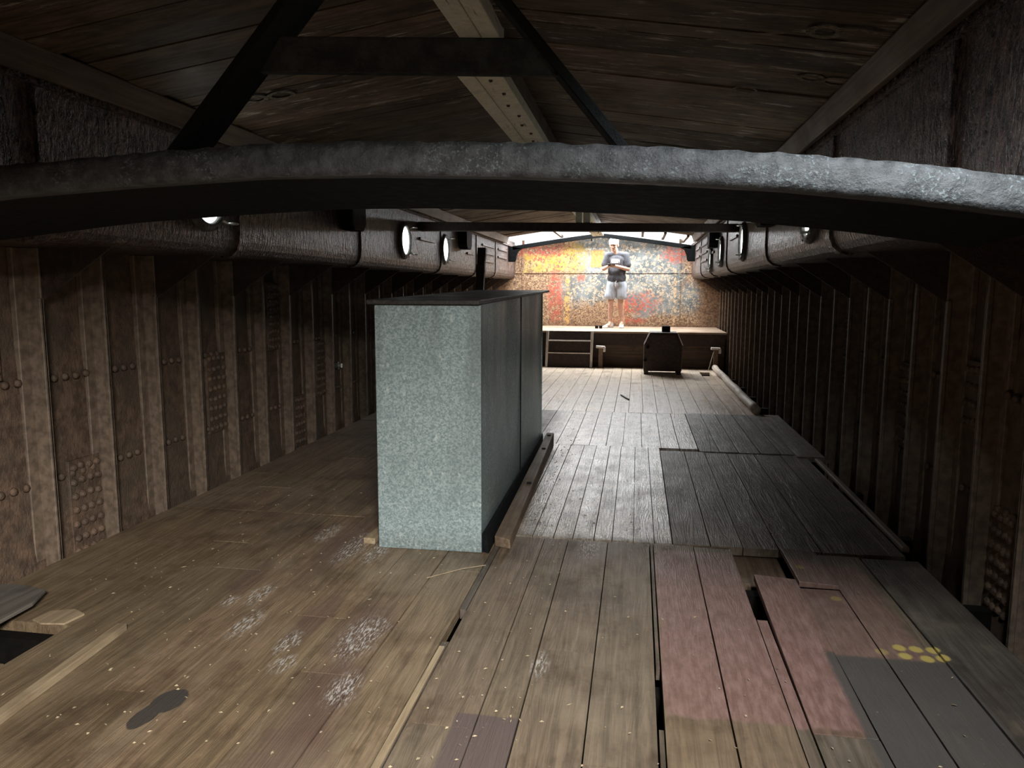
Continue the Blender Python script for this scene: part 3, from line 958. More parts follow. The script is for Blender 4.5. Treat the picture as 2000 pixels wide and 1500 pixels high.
# ridge beam
rb = empty('ridge_beam', (0, 0.3, 2.5))
mb = MB()
mb.box(-0.10, 0.0, 0.0, 3.3, 2.535-2.5, 2.62-2.5)
mb.box(0.006, 0.085, 0.0, 3.3, 2.53-2.5, 2.62-2.5)
mb.build('upper_timber', M['cream'], rb, 0.006)
mb = MB()
mb.box(-0.03, 0.095, 3.12, 13.55, 2.368-2.5, 2.43-2.5)
o = mb.build('lower_casing', M['cream'], rb, 0.006)
q = MB()
q.box(-0.045, 0.045, 3.3, 13.9, 2.43-2.5, 2.615-2.5)
q.build('ridge_web', M['rail'], rb)
rv = MB()
for i in range(42):
    rv.dome((0.03+(0.02 if i % 2 else 0), 3.25+i*0.24, 2.367-2.5), (0, 0, -1), 0.011, 6)
rv.build('bolt_row', M['darkbrown'], o)
mb = MB()
mb.prism([(-0.115, -0.09), (-0.10, -0.145), (-0.03, -0.138), (-0.03, -0.12), (-0.09, -0.125), (-0.105, -0.09), (-0.10, -0.06), (-0.112, -0.06)], 'y', 3.05, 13.5)
mb.build('side_tray', M['cream'], rb, 0.003, False, 1)
tag(rb, 'cream painted ridge beam with chipped paint running under the roof planks', 'beam')

# ------------------------------------------------------------------ near arched gangway beam
gb = empty('arched_beam', (0, 2.0, 1.72))
XS = [(-1.785, 1.700), (-1.17, 1.762), (-0.75, 1.785), (-0.335, 1.802), (0.0, 1.800), (0.39, 1.787), (0.75, 1.766), (1.09, 1.740), (1.40, 1.705), (1.63, 1.672), (1.785, 1.650)]


def arch_z(x):
    for (a, za), (b, zb) in zip(XS[:-1], XS[1:]):
        if a <= x <= b:
            return za + (zb-za)*(x-a)/(b-a)
    return XS[0][1] if x < 0 else XS[-1][1]


mb = MB()
R = []
N = 110
for i in range(N+1):
    x = -1.783 + 3.566*i/N
    z = arch_z(x) - 1.72
    w1, w2 = rnd.uniform(-.004, .004), rnd.uniform(-.002, .002)
    h = 0.088
    R.append([(x, 0.0+w2, z-h), (x, -0.006, z-h+0.02), (x, -0.006+w2, z-0.02), (x, 0.004+w1, z+w1), (x, 0.07, z+0.004+w1), (x, 0.075, z-h+0.01), (x, 0.07, z-h)])
mb.rings(R)
mb.build('front_flange', M['beam'], gb, 0, True)
mb = MB()
R = []
for i in range(41):
    x = -1.783 + 3.566*i/40
    z = arch_z(x) - 1.72
    R.append([(x, 0.07, z-0.084), (x, 0.07, z-0.01), (x, 0.62, z-0.03), (x, 0.62, z-0.115)])
mb.rings(R)
mb.build('beam_web', M['black'], gb)  # blacker colour stands in for shade on the underside
tag(gb, 'wide arched black iron beam crossing close overhead with chipped front face', 'beam')

# black A-frame standing on the arched beam
af = empty('ridge_support_frame', (0.05, 2.1, 1.80))
mb = MB()
def strut(a, b, name):
    q = MB()
    (xa, za), (xb, zb) = a, b
    d = Vector((xb-xa, zb-za)).normalized()
    nx, nz = -d.y*0.013, d.x*0.013
    y0, y1 = -0.05, 0.10
    pts = [(xa+nx-0.05, za+nz-1.80), (xa-nx-0.05, za-nz-1.80), (xb-nx-0.05, zb-nz-1.80), (xb+nx-0.05, zb+nz-1.80)]
    q.prism(pts, 'y', y0, y1)
    return q.build(name, M['black'], af, 0.003, False, 1)


strut((-0.645, 1.785), (0.04, 2.53), 'strut')
strut((0.690, 1.768), (0.06, 2.53), 'strut')
q = MB()
q.hexa([(-0.40, -0.035, 2.012-1.8), (0.455, -0.035, 1.968-1.8), (0.455, -0.010, 1.968-1.8), (-0.40, -0.010, 2.012-1.8),
        (-0.335, -0.035, 2.108-1.8), (0.41, -0.035, 2.066-1.8), (0.41, -0.010, 2.066-1.8), (-0.335, -0.010, 2.108-1.8)])
q.build('tie_plank', mat_black('worn_black_plank', (0.016, 0.019, 0.019), (0.042, 0.048, 0.048), 0.55, 0.0, (0, 0, 0), 0.25), af, 0.004)
tag(af, 'black A-shaped support frame with tie plank standing on the arched beam', 'frame')

# straight cross beam further on, its mossy rear edge, and the post to the ridge
cb = empty('cross_beam', (0, 8.4, 2.1))
mb = MB()
mb.hexa([(-1.78, 0, -0.032), (1.78, 0, -0.078), (1.78, 0.16, -0.078), (-1.78, 0.16, -0.032),
         (-1.78, 0, 0.066), (1.78, 0, 0.004), (1.78, 0.16, 0.004), (-1.78, 0.16, 0.066)])
mb.build('beam_body', M['darkbrown'], cb, 0.006)
mb = MB()
mb.box(0.03, 0.10, 0.02, 0.10, 0.036, 0.275)
mb.box(0.115, 0.19, 0.03, 0.12, 0.034, 0.20)
mb.build('ridge_post', M['cream'], cb, 0.008)
tag(cb, 'straight dark brown cross beam between the coamings under the roof', 'beam')

# far arched frame with curved brackets
fa = empty('end_arch_frame', (0, 14.5, 1.94))
mb = MB()
R = []
for i in range(41):
    x = -1.70 + 3.40*i/40
    t = abs(x)/1.70
    z = 2.455 - 0.232*t**1.12 - 1.94 + 0.01
    R.append([(x, 0, z-0.078), (x, 0, z), (x, 0.07, z), (x, 0.07, z-0.078)])
mb.rings(R)
mb.build('arch_bar', M['black'], fa, 0.004, False, 1)
for s in (-1, 1):
    q = MB()
    pts = [(s*1.78, 0.30), (s*1.50, 0.25), (s*1.58, 0.20), (s*1.62, 0.10), (s*1.63, 0.02), (s*1.66, -0.01), (s*1.78, -0.01)]
    q.prism(pts, 'y', 0, 0.07)
    q.build('corner_bracket', M['black'], fa, 0.006)
q = MB()
q.box(-0.18, -0.15, -0.005, 0.05, 0.38, 0.47)
q.build('hook_plate', M['black'], fa)
tag(fa, 'dark arched frame at the far end below the bright roof opening', 'frame')

# short bearers bridging the open bay
for x in (-0.82, 0.80, 1.20, 1.60):
    mb = MB()
    mb.bar((x, 13.86, rz(x)-0.02), (x, 15.42, rz(x)-0.03), 0.05, 0.05)
    o = mb.build('roof_bearer', M['rail'], None, 0.006)
    tag(o, {-0.82: 'brown roof bearer across the open bay left of the person', 0.80: 'brown roof bearer across the open bay, first right of the person',
            1.20: 'brown roof bearer across the open bay, second right of the person', 1.60: 'brown roof bearer across the open bay beside the right coaming'}[x], 'bearer', 'roof bearers over the far bay')

# ------------------------------------------------------------------ portholes
def make_porthole():
    """built on the local y/z plane, facing +x"""
    r = empty('porthole')
    n = 36
    prof = [(0.150, 0.004), (0.150, 0.028), (0.158, 0.036), (0.176, 0.036), (0.190, 0.026), (0.200, 0.010), (0.200, -0.004)]
    R = [[(h, rr*math.cos(2*PI*i/n), rr*math.sin(2*PI*i/n)) for i in range(n)] for (rr, h) in prof]
    mb = MB()
    mb.rings(R, False)
    for i in range(8):
        t = 2*PI*(i+0.5)/8
        mb.dome((0.030, 0.186*math.cos(t), 0.186*math.sin(t)), (1, 0, 0), 0.009, 6)
    mb.build('rim', M['rimpaint'], r, 0, True)
    mb = MB()
    R = [[(0.012, 0.151*math.cos(2*PI*i/n), 0.151*math.sin(2*PI*i/n)) for i in range(n)], [(0.016, 0.10*math.cos(2*PI*i/n), 0.10*math.sin(2*PI*i/n)) for i in range(n)]]
    mb.rings(R)
    mb.build('glass', M['glow'], r)
    for (yy, zz) in ((0.14, 0.15), (0.15, -0.14)):
        q = MB()
        q.bar((0.02, yy*0.85, zz*0.85), (0.055, yy, zz), 0.014, 0.014)
        pts = []
        for i in range(17):
            t = 2*PI*i/16
            pts.append((0.07+0.028*math.sin(t), yy+0.035*math.cos(t)+0.03, zz))
        q.tube(pts, 0.006, 6, False)
        q.build('clamp', M['steel'], r, 0, True)
    return r


def copy_tree(o, parent=None):
    c = o.copy()
    COL.objects.link(c)
    if parent:
        c.parent = parent
    for ch in list(o.children):
        copy_tree(ch, c)
    return c


proto = make_porthole()
spots = [(-1, 7.88, 1.92, 'bright round porthole on the left coaming above the galvanised cabinet, the larger whole one'),
         (-1, 9.60, 1.915, 'bright round porthole on the left coaming nearest the cross beam end'),
         (-1, 4.09, 1.93, 'round porthole on the left coaming half hidden by the arched beam'),
         (1, 7.96, 1.887, 'bright round porthole on the right coaming, largest whole one with a ring clamp below'),
         (1, 9.98, 1.884, 'narrow bright porthole on the right coaming between the larger one and the farthest sliver'),
         (1, 11.34, 1.84, 'thin bright sliver of porthole farthest along the right coaming'),
         (1, 4.95, 1.885, 'round porthole on the right coaming half hidden by the arched beam')]
for i, (s, y, z, lab) in enumerate(spots):
    o = proto if i == 0 else copy_tree(proto)
    o.location = (s*1.785, y, z)
    o.rotation_euler = (0, 0, 0 if s < 0 else PI)
    tag(o, lab, 'porthole', 'portholes in the hatch coamings')

# ------------------------------------------------------------------ galvanised cabinet
cab = empty('metal_cabinet', (-0.345, 3.74, 0))
cab.rotation_euler = (0, 0, math.radians(0.9))
x0, x1, L = -0.285, 0.285, 2.90
mb = MB()
mb.box(x0, x1, 0.0, 0.02, 0.0, 1.318)
mb.build('front_panel', M['galv'], cab, 0.004)
# dented long sides
for s, nm in ((-1, 'side_panel'), (1, 'side_panel')):
    q = MB()
    ny, nz = 60, 26
    grid, back = [], []
    for i in range(ny+1):
        y = 0.02 + (L-0.02)*i/ny
        rowa, rowb = [], []
        for j in range(nz+1):
            z = (1.318+0.0185*y)*j/nz
            u, v = y/L, j/nz
            d = 0.010*math.sin(9.0*u+2.2*v+0.4)*math.sin(PI*v) + 0.007*math.sin(19*u-1.3*v)*(v**1.5)*(1-u*0.2) + 0.006*math.sin(31*u+1.0)*max(0, v-0.45)
            d *= min(1, u*8, (1-u)*10+0.05)
            x = s*(0.285-0.006) + s*d*0.9
            rowa.append((x, y, z))
            rowb.append((s*0.262, y, z))
        grid.append(rowa)
        back.append(rowb)
    q.rings(grid, False, False)
    q.rings(back, False, False)
    q.build(nm, M['galv'], cab, 0, True)
q = MB()
q.box(0.2795, 0.286, 1.50, 1.512, 0.02, 1.345)
q.build('panel_seam', M['black'], cab)
q = MB()
q.hexa([(x0, L-0.02, 0), (x1, L-0.02, 0), (x1, L, 0), (x0, L, 0), (x0, L-0.02, 1.371), (x1, L-0.02, 1.371), (x1, L, 1.371), (x0, L, 1.371)])
q.build('back_panel', M['galv'], cab)
q = MB()
za, zb = 1.320, 1.374
q.hexa([(x0-0.03, -0.035, za), (x1-0.003, -0.035, za), (x1+0.055, L+0.05, zb), (x0-0.03, L+0.05, zb),
        (x0-0.03, -0.035, za+0.024), (x1-0.003, -0.035, za+0.024), (x1+0.055, L+0.05, zb+0.018), (x0-0.03, L+0.05, zb+0.018)])
q.build('lid', M['lid'], cab, 0.004)
q = MB()
q.hexa([(x1+0.0, 0.02, 0.0), (x1+0.040, 0.0, 0.0), (x1+0.012, L, 0.0), (x1, L, 0.0), (x1, 0.02, 0.10), (x1+0.028, 0.0, 0.115), (x1+0.012, L, 0.09), (x1, L, 0.09)])
q.build('skirt', M['black'], cab)
tag(cab, 'tall galvanised sheet metal cabinet with dark board lid standing on the floor', 'cabinet')

q = MB()
q.hexa([(-0.012, 3.86, 0), (0.085, 3.82, 0), (0.020, 6.52, 0), (-0.045, 6.52, 0), (-0.012, 3.86, 0.062), (0.080, 3.82, 0.055), (0.020, 6.52, 0.125), (-0.045, 6.52, 0.125)])
o = q.build('timber_sill', M['timber'], None, 0.008)
for (x, y) in ((0.03, 4.9), (0.005, 5.9), (-0.01, 6.4)):
    q = MB()
    q.tube([(x, y, 0.05), (x, y, 0.060+(y-3.84)*0.0245+0.006)], 0.016, 12)
    q.build('bolt_head', M['black'], o)
tag(o, 'long brown timber sill lying along the right foot of the metal cabinet', 'timber')
q = MB()
q.hexa([(-0.735, 3.775, 0), (-0.665, 3.77, 0), (-0.650, 4.12, 0), (-0.715, 4.13, 0), (-0.735, 3.775, 0.035), (-0.665, 3.77, 0.035), (-0.650, 4.12, 0.035), (-0.715, 4.13, 0.035)])
tag(q.build('wood_block', M['pale'], None, 0.006), 'short pale wood block on the floor at the left foot of the cabinet', 'wood block')

# curved dark post behind the cabinet
q = MB()
R = []
for i in range(25):
    t = i/24
    z = 1.80*t
    x = -0.825 + 0.055*t**2.2
    y = 7.12 + 0.06*t
    w = 0.040 + 0.003*math.sin(t*60)
    R.append([(x-w, y-0.03, z), (x+w, y-0.03, z), (x+w, y+0.03, z), (x-w, y+0.03, z)])
q.rings(R)
tag(q.build('timber_post', M['darkbrown'], None, 0.004), 'dark slightly curved post standing up behind the galvanised cabinet', 'post')

# ------------------------------------------------------------------ loose boards, battens, debris on the floor
q = MB()
q.cur = (0.15, 0.092, 0.066, 0.3)
q.hexa([(1.315, 2.33, -0.03), (1.513, 2.33, -0.03), (1.513, 3.60, 0.0), (1.318, 3.60, 0.0), (1.315, 2.33, 0.001), (1.513, 2.33, 0.001), (1.513, 3.60, 0.022), (1.318, 3.60, 0.034)])
tag(q.build('floorboard', M['floor'], None, 0.004), 'red painted loose floorboard raised beside the dark hole, the long one', 'floorboard', 'loose floorboards by the hole')
q = MB()
q.cur = (0.12, 0.085, 0.062, 0.7)
q.hexa([(1.518, 3.555, 0.0), (1.70, 3.55, 0.0), (1.70, 4.03, 0.0), (1.518, 4.03, 0.0), (1.518, 3.555, 0.03), (1.70, 3.55, 0.022), (1.70, 4.03, 0.012), (1.518, 4.03, 0.028)])
tag(q.build('floorboard', M['floor'], None, 0.004), 'short loose floorboard half grey half red at the right side of the hole', 'floorboard', 'loose floorboards by the hole')
q = MB()
q.cur = (0.21, 0.155, 0.085, 0.55)
q.hexa([(1.27, 3.715, -0.10), (1.515, 3.70, -0.10), (1.515, 4.10, -0.10), (1.27, 4.10, -0.10), (1.27, 3.715, -0.06), (1.515, 3.70, -0.06), (1.515, 4.10, -0.055), (1.27, 4.10, -0.055)])
tag(q.build('bearer_board', M['timber'], None, 0.003), 'knotty board lying lower down inside the rectangular floor hole', 'board')

q = MB()
R = [(-2.15, 1.55), (-1.80, 1.55), (-1.785, 2.30), (-1.80, 2.66), (-1.86, 2.80), (-2.0, 2.84), (-2.15, 2.84)]
n = len(R)
q.add([(x, y, 0.032 + 0.03*max(0, x+2.15)) for x, y in R] + [(x, y, 0.048 + 0.03*max(0, x+2.15)) for x, y in R], [tuple(range(n-1, -1, -1)), tuple(range(n, 2*n))] + [(i, (i+1) % n, (i+1) % n+n, i+n) for i in range(n)])
tag(q.build('plywood_sheet', M['ply'], None, 0.003), 'grey worn plywood sheet lying by the left wall over a floor hole', 'board')
q = MB()
q.box(-2.16, -2.0, 1.6, 2.8, 0.0, 0.031)
tag(q.build('packing_strip', M['timber']), 'low strip of wood under the grey plywood sheet', 'timber')
q = MB()
R = [(-1.70, 2.585), (-1.60, 2.60), (-1.585, 2.70), (-1.66, 2.735), (-1.75, 2.70), (-1.76, 2.61)]
n = len(R)
q.add([(x, y, 0.001) for x, y in R] + [(x, y, 0.010) for x, y in R], [tuple(range(n-1, -1, -1)), tuple(range(n, 2*n))] + [(i, (i+1) % n, (i+1) % n+n, i+n) for i in range(n)])
tag(q.build('splintered_board', M['pale'], None, 0.002), 'pale splintered board end on the far edge of the left floor hole', 'board')

q = MB()
q.hexa([(-1.262, 1.40, 0), (-1.222, 1.40, 0), (-1.310, 2.605, 0), (-1.352, 2.60, 0), (-1.262, 1.40, 0.032), (-1.222, 1.40, 0.032), (-1.310, 2.605, 0.032), (-1.352, 2.60, 0.032)])
tag(q.build('batten', M['pale'], None, 0.004), 'pale square wooden batten lying on the floorboards at lower left', 'batten')
q = MB()
q.hexa([(-0.010, 1.45, 0), (0.018, 1.45, 0), (0.016, 2.68, 0), (-0.006, 2.68, 0), (-0.010, 1.45, 0.012), (0.018, 1.45, 0.012), (0.016, 2.68, 0.010), (-0.006, 2.68, 0.010)])
tag(q.build('lath', M['pale'], None, 0.002), 'thin pale lath lying in the floor seam below the metal cabinet', 'lath')
q = MB()
q.hexa([(2.165, 4.14, 0), (2.205, 4.14, 0), (2.235, 6.30, 0), (2.195, 6.30, 0), (2.165, 4.14, 0.03), (2.205, 4.14, 0.03), (2.235, 6.30, 0.03), (2.195, 6.30, 0.03)])
tag(q.build('edge_strip', M['timber'], None, 0.008), 'brown rounded wood strip along the right edge of the floor', 'timber')
q = MB()
pts = [(2.085 + 0.006*math.sin(i*1.3), 8.62 + 4.7*i/16, 0.052) for i in range(17)]
q.tube(pts, [0.050 + 0.003*math.sin(i*2.1) for i in range(17)], 14)
tag(q.build('round_pole', M['pole'], None, 0, True), 'long round wooden pole lying along the far right edge of the floor', 'pole')
q = MB()
q.bar((0.545, 9.90, 0.008), (0.650, 9.50, 0.008), 0.02, 0.014)
tag(q.build('stick', M['darkbrown']), 'thin dark stick lying on the pale far floor', 'stick')
q = MB()
q.tube([(-0.25, 3.35, 0.004), (-0.10, 3.48, 0.012), (0.0, 3.56, 0.006)], 0.0022, 6)
tag(q.build('straw', M['pale']), 'long pale straw lying on the floor below the cabinet front', 'straw')

q = MB()
for i in range(620):
    r = rnd.random()
    if r < 0.62:
        x, y = rnd.uniform(-1.9, 0.4), 1.9 + 3.0*rnd.random()**1.4
    elif r < 0.85:
        x, y = rnd.uniform(0.2, 2.0), rnd.uniform(2.0, 5.5)
    else:
        x, y = rnd.gauss(0.10, 0.06), rnd.uniform(3.9, 7.0)
    if any(a-0.03 < x < b+0.03 and c-0.03 < y < d+0.03 for a, b, c, d in HOLES) or (-0.68 < x < 0.1 and y > 3.68) or x > 2.0 or (-0.03 < x < 0.04) or (-1.37 < x < -1.2 and y < 2.65) or (x < -1.5 and y < 2.9) or (1.3 < x < 1.72 and 2.3 < y < 4.05):
        continue
    t, l, w = rnd.uniform(0, PI), rnd.uniform(0.003, 0.010)*(1.6 if rnd.random() < .1 else 1), rnd.uniform(0.002, 0.005)
    c, s = math.cos(t), math.sin(t)
    z = 0.0045
    q.add([(x+c*l, y+s*l, z), (x-s*w, y+c*w, z+rnd.uniform(.001, .003)), (x-c*l, y-s*l, z), (x+s*w, y-c*w, z), (x, y, z-0.003)], [(0, 1, 2, 3), (0, 3, 4), (3, 2, 4), (2, 1, 4), (1, 0, 4)])
o = q.build('wood_chips', M['chip'])
tag(o, 'pale wood chips and crumbs scattered over the near floorboards', 'wood chips', None, 'stuff')

# ------------------------------------------------------------------ platform at the far end
pf = MB()
y = 13.56
while y < 15.39:
    w = min(0.22, 15.395-y)
    pf.box(-2.36, 2.30, y+0.002, y+w-0.002, 0.615, 0.65+rnd.uniform(-.002, .002))
    y += 0.22
plat = pf.build('platform', M['platform'], None, 0.004, False, 1)
tag(plat, kind='structure')
q = MB()
q.box(-2.34, 2.28, 13.62, 13.66, 0.40, 0.614)
q.build('upper_riser_board', M['darkbrown'], plat, 0.004)
q = MB()
q.box(-2.34, 2.28, 13.66, 13.69, -0.02, 0.398)
q.build('lower_riser_board', mat_wood('brown_riser_board', (0.045, 0.026, 0.016), (0.11, 0.066, 0.040), 0.6, 'x'), plat)

st = empty('wooden_steps', (-0.47, 13.42, 0))
for x in (-0.405, 0.405):
    q = MB()
    q.prism([(-0.10, 0.0), (-0.05, 0.0), (0.13, 0.655), (0.07, 0.655)], 'x', x-0.022, x+0.022)
    q.build('stringer', M['lightedge'], st, 0.004)
for i, z in enumerate((0.245, 0.465)):
    q = MB()
    yb = -0.085 + 0.26*z
    q.box(-0.383, 0.383, yb, yb+0.16, z, z+0.020)
    q.build('tread', M['lightedge'], st, 0.004)
for i, (za, zb) in enumerate(((0.01, 0.243), (0.268, 0.463), (0.488, 0.645))):
    q = MB()
    ya = -0.06 + 0.26*za
    q.hexa([(-0.383, ya+0.0, za), (0.383, ya+0.0, za), (0.383, ya+0.02, za), (-0.383, ya+0.02, za), (-0.383, ya+0.045, zb), (0.383, ya+0.045, zb), (0.383, ya+0.065, zb), (-0.383, ya+0.065, zb)])
    q.build('riser', M['darkbrown'], st)
tag(st, 'dark wooden steps with edges coloured pale as if lit from above leading up to the platform', 'steps')

sb = empty('steel_box', (1.165, 12.50, 0))
q = MB()
q.prism([(-0.31, 0.055), (0.31, 0.055), (0.315, 0.49), (0.225, 0.70), (-0.215, 0.70), (-0.31, 0.49)], 'y', -0.02, 0.42)
q.build('body', M['darkbrown'], sb, 0.012)
q = MB()
q.prism([(-0.27, 0.10), (0.27, 0.10), (0.275, 0.48), (0.20, 0.66), (-0.19, 0.66), (-0.27, 0.48)], 'y', -0.036, -0.018)
q.build('door', M['darkbrown'], sb, 0.004)
for (x, z) in ((-0.25, 0.46), (-0.285, 0.245)):
    q = MB()
    q.tube([(x, -0.03, z), (x, -0.07, z)], 0.028, 12)
    q.build('knob', M['black'], sb, 0.004)
for x in (-0.265, 0.265):
    for y in (0.01, 0.37):
        q = MB()
        q.box(x-0.035, x+0.035, y-0.03, y+0.03, 0.0, 0.056)
        q.build('foot', M['darkbrown'], sb)
q = MB()
q.box(-0.02, 0.115, 0.10, 0.24, 0.70, 0.80)
q.build('flue_collar', M['black'], sb, 0.01)
q = MB()
q.bar((0.228, -0.022, 0.703), (0.318, -0.022, 0.492), 0.012, 0.014)
q.build('edge_strip', M['lightedge'], sb)  # added pale strip stands in for light catching the metal edge
tag(sb, 'dark brown steel box with chamfered top corners standing on feet before the platform', 'box')

for (x, lab) in ((0.10, 'short wooden post with pale cap beside the steps'), (2.11, 'short wooden post with pale cap against the right wall')):
    p = empty('short_post', (x, 13.42, 0))
    q = MB()
    q.box(-0.038, 0.038, -0.035, 0.035, 0.0, 0.355)
    q.build('shaft', M['timber'], p, 0.004)
    q = MB()
    q.hexa([(-0.085, -0.06, 0.355), (0.075, -0.06, 0.355), (0.075, 0.06, 0.355), (-0.085, 0.06, 0.355), (-0.085, -0.06, 0.395), (0.075, -0.06, 0.390), (0.075, 0.06, 0.390), (-0.085, 0.06, 0.395)])
    q.box(0.045, 0.085, -0.065, 0.03, 0.29, 0.372)
    q.build('cap', M['lightedge'], p, 0.006)
    tag(p, lab, 'post', 'short capped posts at the platform')
q = MB()
q.tube([(1.985, 13.30, 0.008), (2.07, 13.36, 0.33)], 0.008, 8)
tag(q.build('thin_rod', M['pole']), 'thin pale rod leaning on the capped post by the right wall', 'rod')
for i, x in enumerate((-0.035, 0.042)):
    q = MB()
    q.box(x-0.030, x+0.030, 14.42, 14.48, 0.652, 0.705)
    tag(q.build('small_block', M['black'], None, 0.006), ['small dark block on the platform, left one by the shoes', 'small dark block on the platform, right one nearer the shoes'][i], 'block', 'two small blocks on the platform')

# valve fitting on the port hull plate
p = empty('hull_valve', (-2.30, 7.16, 0.62))
q = MB()
q.tube([(-0.03, 0, 0), (0.03, 0, 0)], 0.040, 16)
q.build('flange', M['rimpaint'], p)
q = MB()
q.tube([(0.03, 0, 0), (0.065, 0, 0)], 0.024, 14)
q.build('spout', M['steel'], p)
tag(p, 'small round metal fitting on the left hull plate beside the cabinet', 'fitting')

# ------------------------------------------------------------------ person
PX, PY, PZ = 0.27, 14.84, 0.652
person = empty('person', (PX, PY, PZ))
tag(person, 'person in white cap, charcoal t-shirt and pale shorts standing looking at a phone', 'person')


def remeshed(mb, name, mat, voxel, parent, smooth_it=6, disp=None):
    o = mb.build(name+'_src', mat)
    r = o.modifiers.new('r', 'REMESH')
    r.mode = 'VOXEL'
    r.voxel_size = voxel
    s = o.modifiers.new('s', 'SMOOTH')
    s.iterations = smooth_it
    s.factor = 0.5
    dg = bpy.context.evaluated_depsgraph_get()
    me = bpy.data.meshes.new_from_object(o.evaluated_get(dg))
    bpy.data.objects.remove(o)
    if disp:
        for v in me.vertices:
            v.co += v.normal * disp(v.co)
    me.materials.clear()
    me.materials.append(mat)
    me.polygons.foreach_set('use_smooth', [True]*len(me.polygons))
    n = bpy.data.objects.new(name, me)
    COL.objects.link(n)
    n.parent = parent
    return n


SL, SR = (-0.125, 0.0, 1.405), (0.205, 0.0, 1.405)
EL, ER = (-0.205, -0.06, 1.150), (0.262, -0.05, 1.140)
WLm, WRm = (-0.115, -0.255, 1.185), (0.03, -0.265, 1.195)
KL, KR = (-0.055, -0.03, 0.50), (0.135, -0.01, 0.50)
AL, AR = (-0.065, 0.02, 0.10), (0.165, 0.03, 0.10)
body = MB()
body.ell((0.05, 0, 0.92), (0.165, 0.115, 0.14))
body.capsule((0.05, 0, 0.95), (0.045, -0.005, 1.28), 0.130, 0.135)
body.ell((0.04, -0.005, 1.30), (0.175, 0.115, 0.14))
body.capsule(SL, SR, 0.062, 0.062)
body.capsule((0.025, 0.0, 1.40), (0.0, -0.035, 1.53), 0.066, 0.058)
# head tipped forward and turned a little to its right
HR = Matrix.Rotation(math.radians(-12), 3, 'Z') @ Matrix.Rotation(math.radians(15), 3, 'X')
HC = Vector((-0.015, -0.070, 1.603))
def hp(x, y, z):
    return HC + HR @ Vector((x, y, z))


body.ell(HC + HR @ Vector((0, 0.01, 0.03)), (0.076, 0.095, 0.095), HR)
body.ell(hp(0, -0.025, -0.035), (0.062, 0.068, 0.085), HR)
body.ell(hp(0, -0.058, -0.095), (0.030, 0.026, 0.022), HR)
body.capsule(hp(0, -0.088, 0.015), hp(0, -0.112, -0.028), 0.010, 0.016)
body.ell(hp(0, -0.082, 0.030), (0.052, 0.014, 0.010), HR)
for s in (-1, 1):
    body.ell(hp(s*0.078, 0.012, -0.01), (0.012, 0.022, 0.034), HR)
    body.ell(hp(s*0.036, -0.066, -0.022), (0.024, 0.020, 0.020), HR)
body.capsule(SL, EL, 0.054, 0.042)
body.capsule(EL, WLm, 0.043, 0.028)
body.capsule(SR, ER, 0.054, 0.042)
body.capsule(ER, WRm, 0.043, 0.028)
for hipx, k, a in ((-0.03, KL, AL), (0.13, KR, AR)):
    body.capsule((hipx, 0, 0.88), k, 0.085, 0.055)
    body.capsule(k, (k[0]*0.6+a[0]*0.4, k[1]+0.03, 0.34), 0.052, 0.056)
    body.capsule((k[0]*0.6+a[0]*0.4, k[1]+0.03, 0.34), a, 0.054, 0.036)
    body.capsule(a, (a[0]-0.02, a[1]-0.10, 0.045), 0.036, 0.034)


def hand(w, tx, thumb_side):
    """palm in front of the wrist, fingers curling round the phone edge"""
    w = Vector(w)
    c = Vector((tx, -0.30, 1.200))
    d = (c-w).normalized()
    body.capsule(w, w + d*0.03, 0.027, 0.026)
    palm = w + d*0.055
    body.ell(palm, (0.034, 0.036, 0.022))
    sx = 1 if tx > w.x else -1
    for i, ln in enumerate((0.034, 0.038, 0.036, 0.028)):
        base = palm + Vector((sx*0.020, -0.022+0.015*i - 0.005, -0.010))
        mid = base + Vector((sx*ln*0.75, -0.004, -0.012))
        tip = mid + Vector((sx*ln*0.45, -0.002, 0.016))
        body.capsule(base, mid, 0.0092, 0.0086, 8)
        body.capsule(mid, tip, 0.0086, 0.0076, 8)
    tb = palm + Vector((sx*0.010, -0.022, 0.012))
    tm = tb + Vector((sx*0.022, -0.014, 0.016))
    body.capsule(tb, tm, 0.011, 0.010, 8)
    body.capsule(tm, tm + Vector((sx*0.026, 0.004, 0.002)), 0.010, 0.0085, 8)


hand(WLm, -0.055, 1)
hand(WRm, -0.035, -1)
bo = remeshed(body, 'body', M['skin'], 0.006, person, 5)

sh = MB()
sh.ell((0.05, 0, 0.98), (0.188, 0.145, 0.13))
sh.ell((0.05, 0, 0.92), (0.176, 0.138, 0.06))
sh.capsule((0.055, -0.005, 0.98), (0.045, -0.008, 1.28), 0.150, 0.148)
sh.ell((0.05, -0.02, 1.10), (0.178, 0.145, 0.16))
sh.ell((0.04, -0.005, 1.30), (0.190, 0.128, 0.13))
sh.capsule(SL, SR, 0.076, 0.076)
sh.capsule(SL, (-0.175, -0.035, 1.235), 0.078, 0.080)
sh.capsule(SR, (0.245, -0.03, 1.225), 0.078, 0.080)
sh.capsule((0.02, 0.0, 1.42), (0.012, -0.012, 1.462), 0.078, 0.062)


def wrinkle(co):
    t = co.z*38 + 9*math.sin(co.x*9+co.z*4)
    a = 0.006*max(0.0, 1.25-co.z)/0.3
    return math.sin(t)*min(a, 0.006)*(0.6+0.4*math.sin(co.x*17+1)) + 0.002*math.sin(co.x*40+co.z*15)


sho = remeshed(sh, 't_shirt', M['shirt'], 0.008, person, 8, wrinkle)
q = MB()
def on_chest(x, z):
    # front of the shirt around the chest
    best = 0
    for v in pts_front:
        if abs(v.x-x) < 0.012 and abs(v.z-z) < 0.012 and v.y < best:
            best = v.y
    return best - 0.004


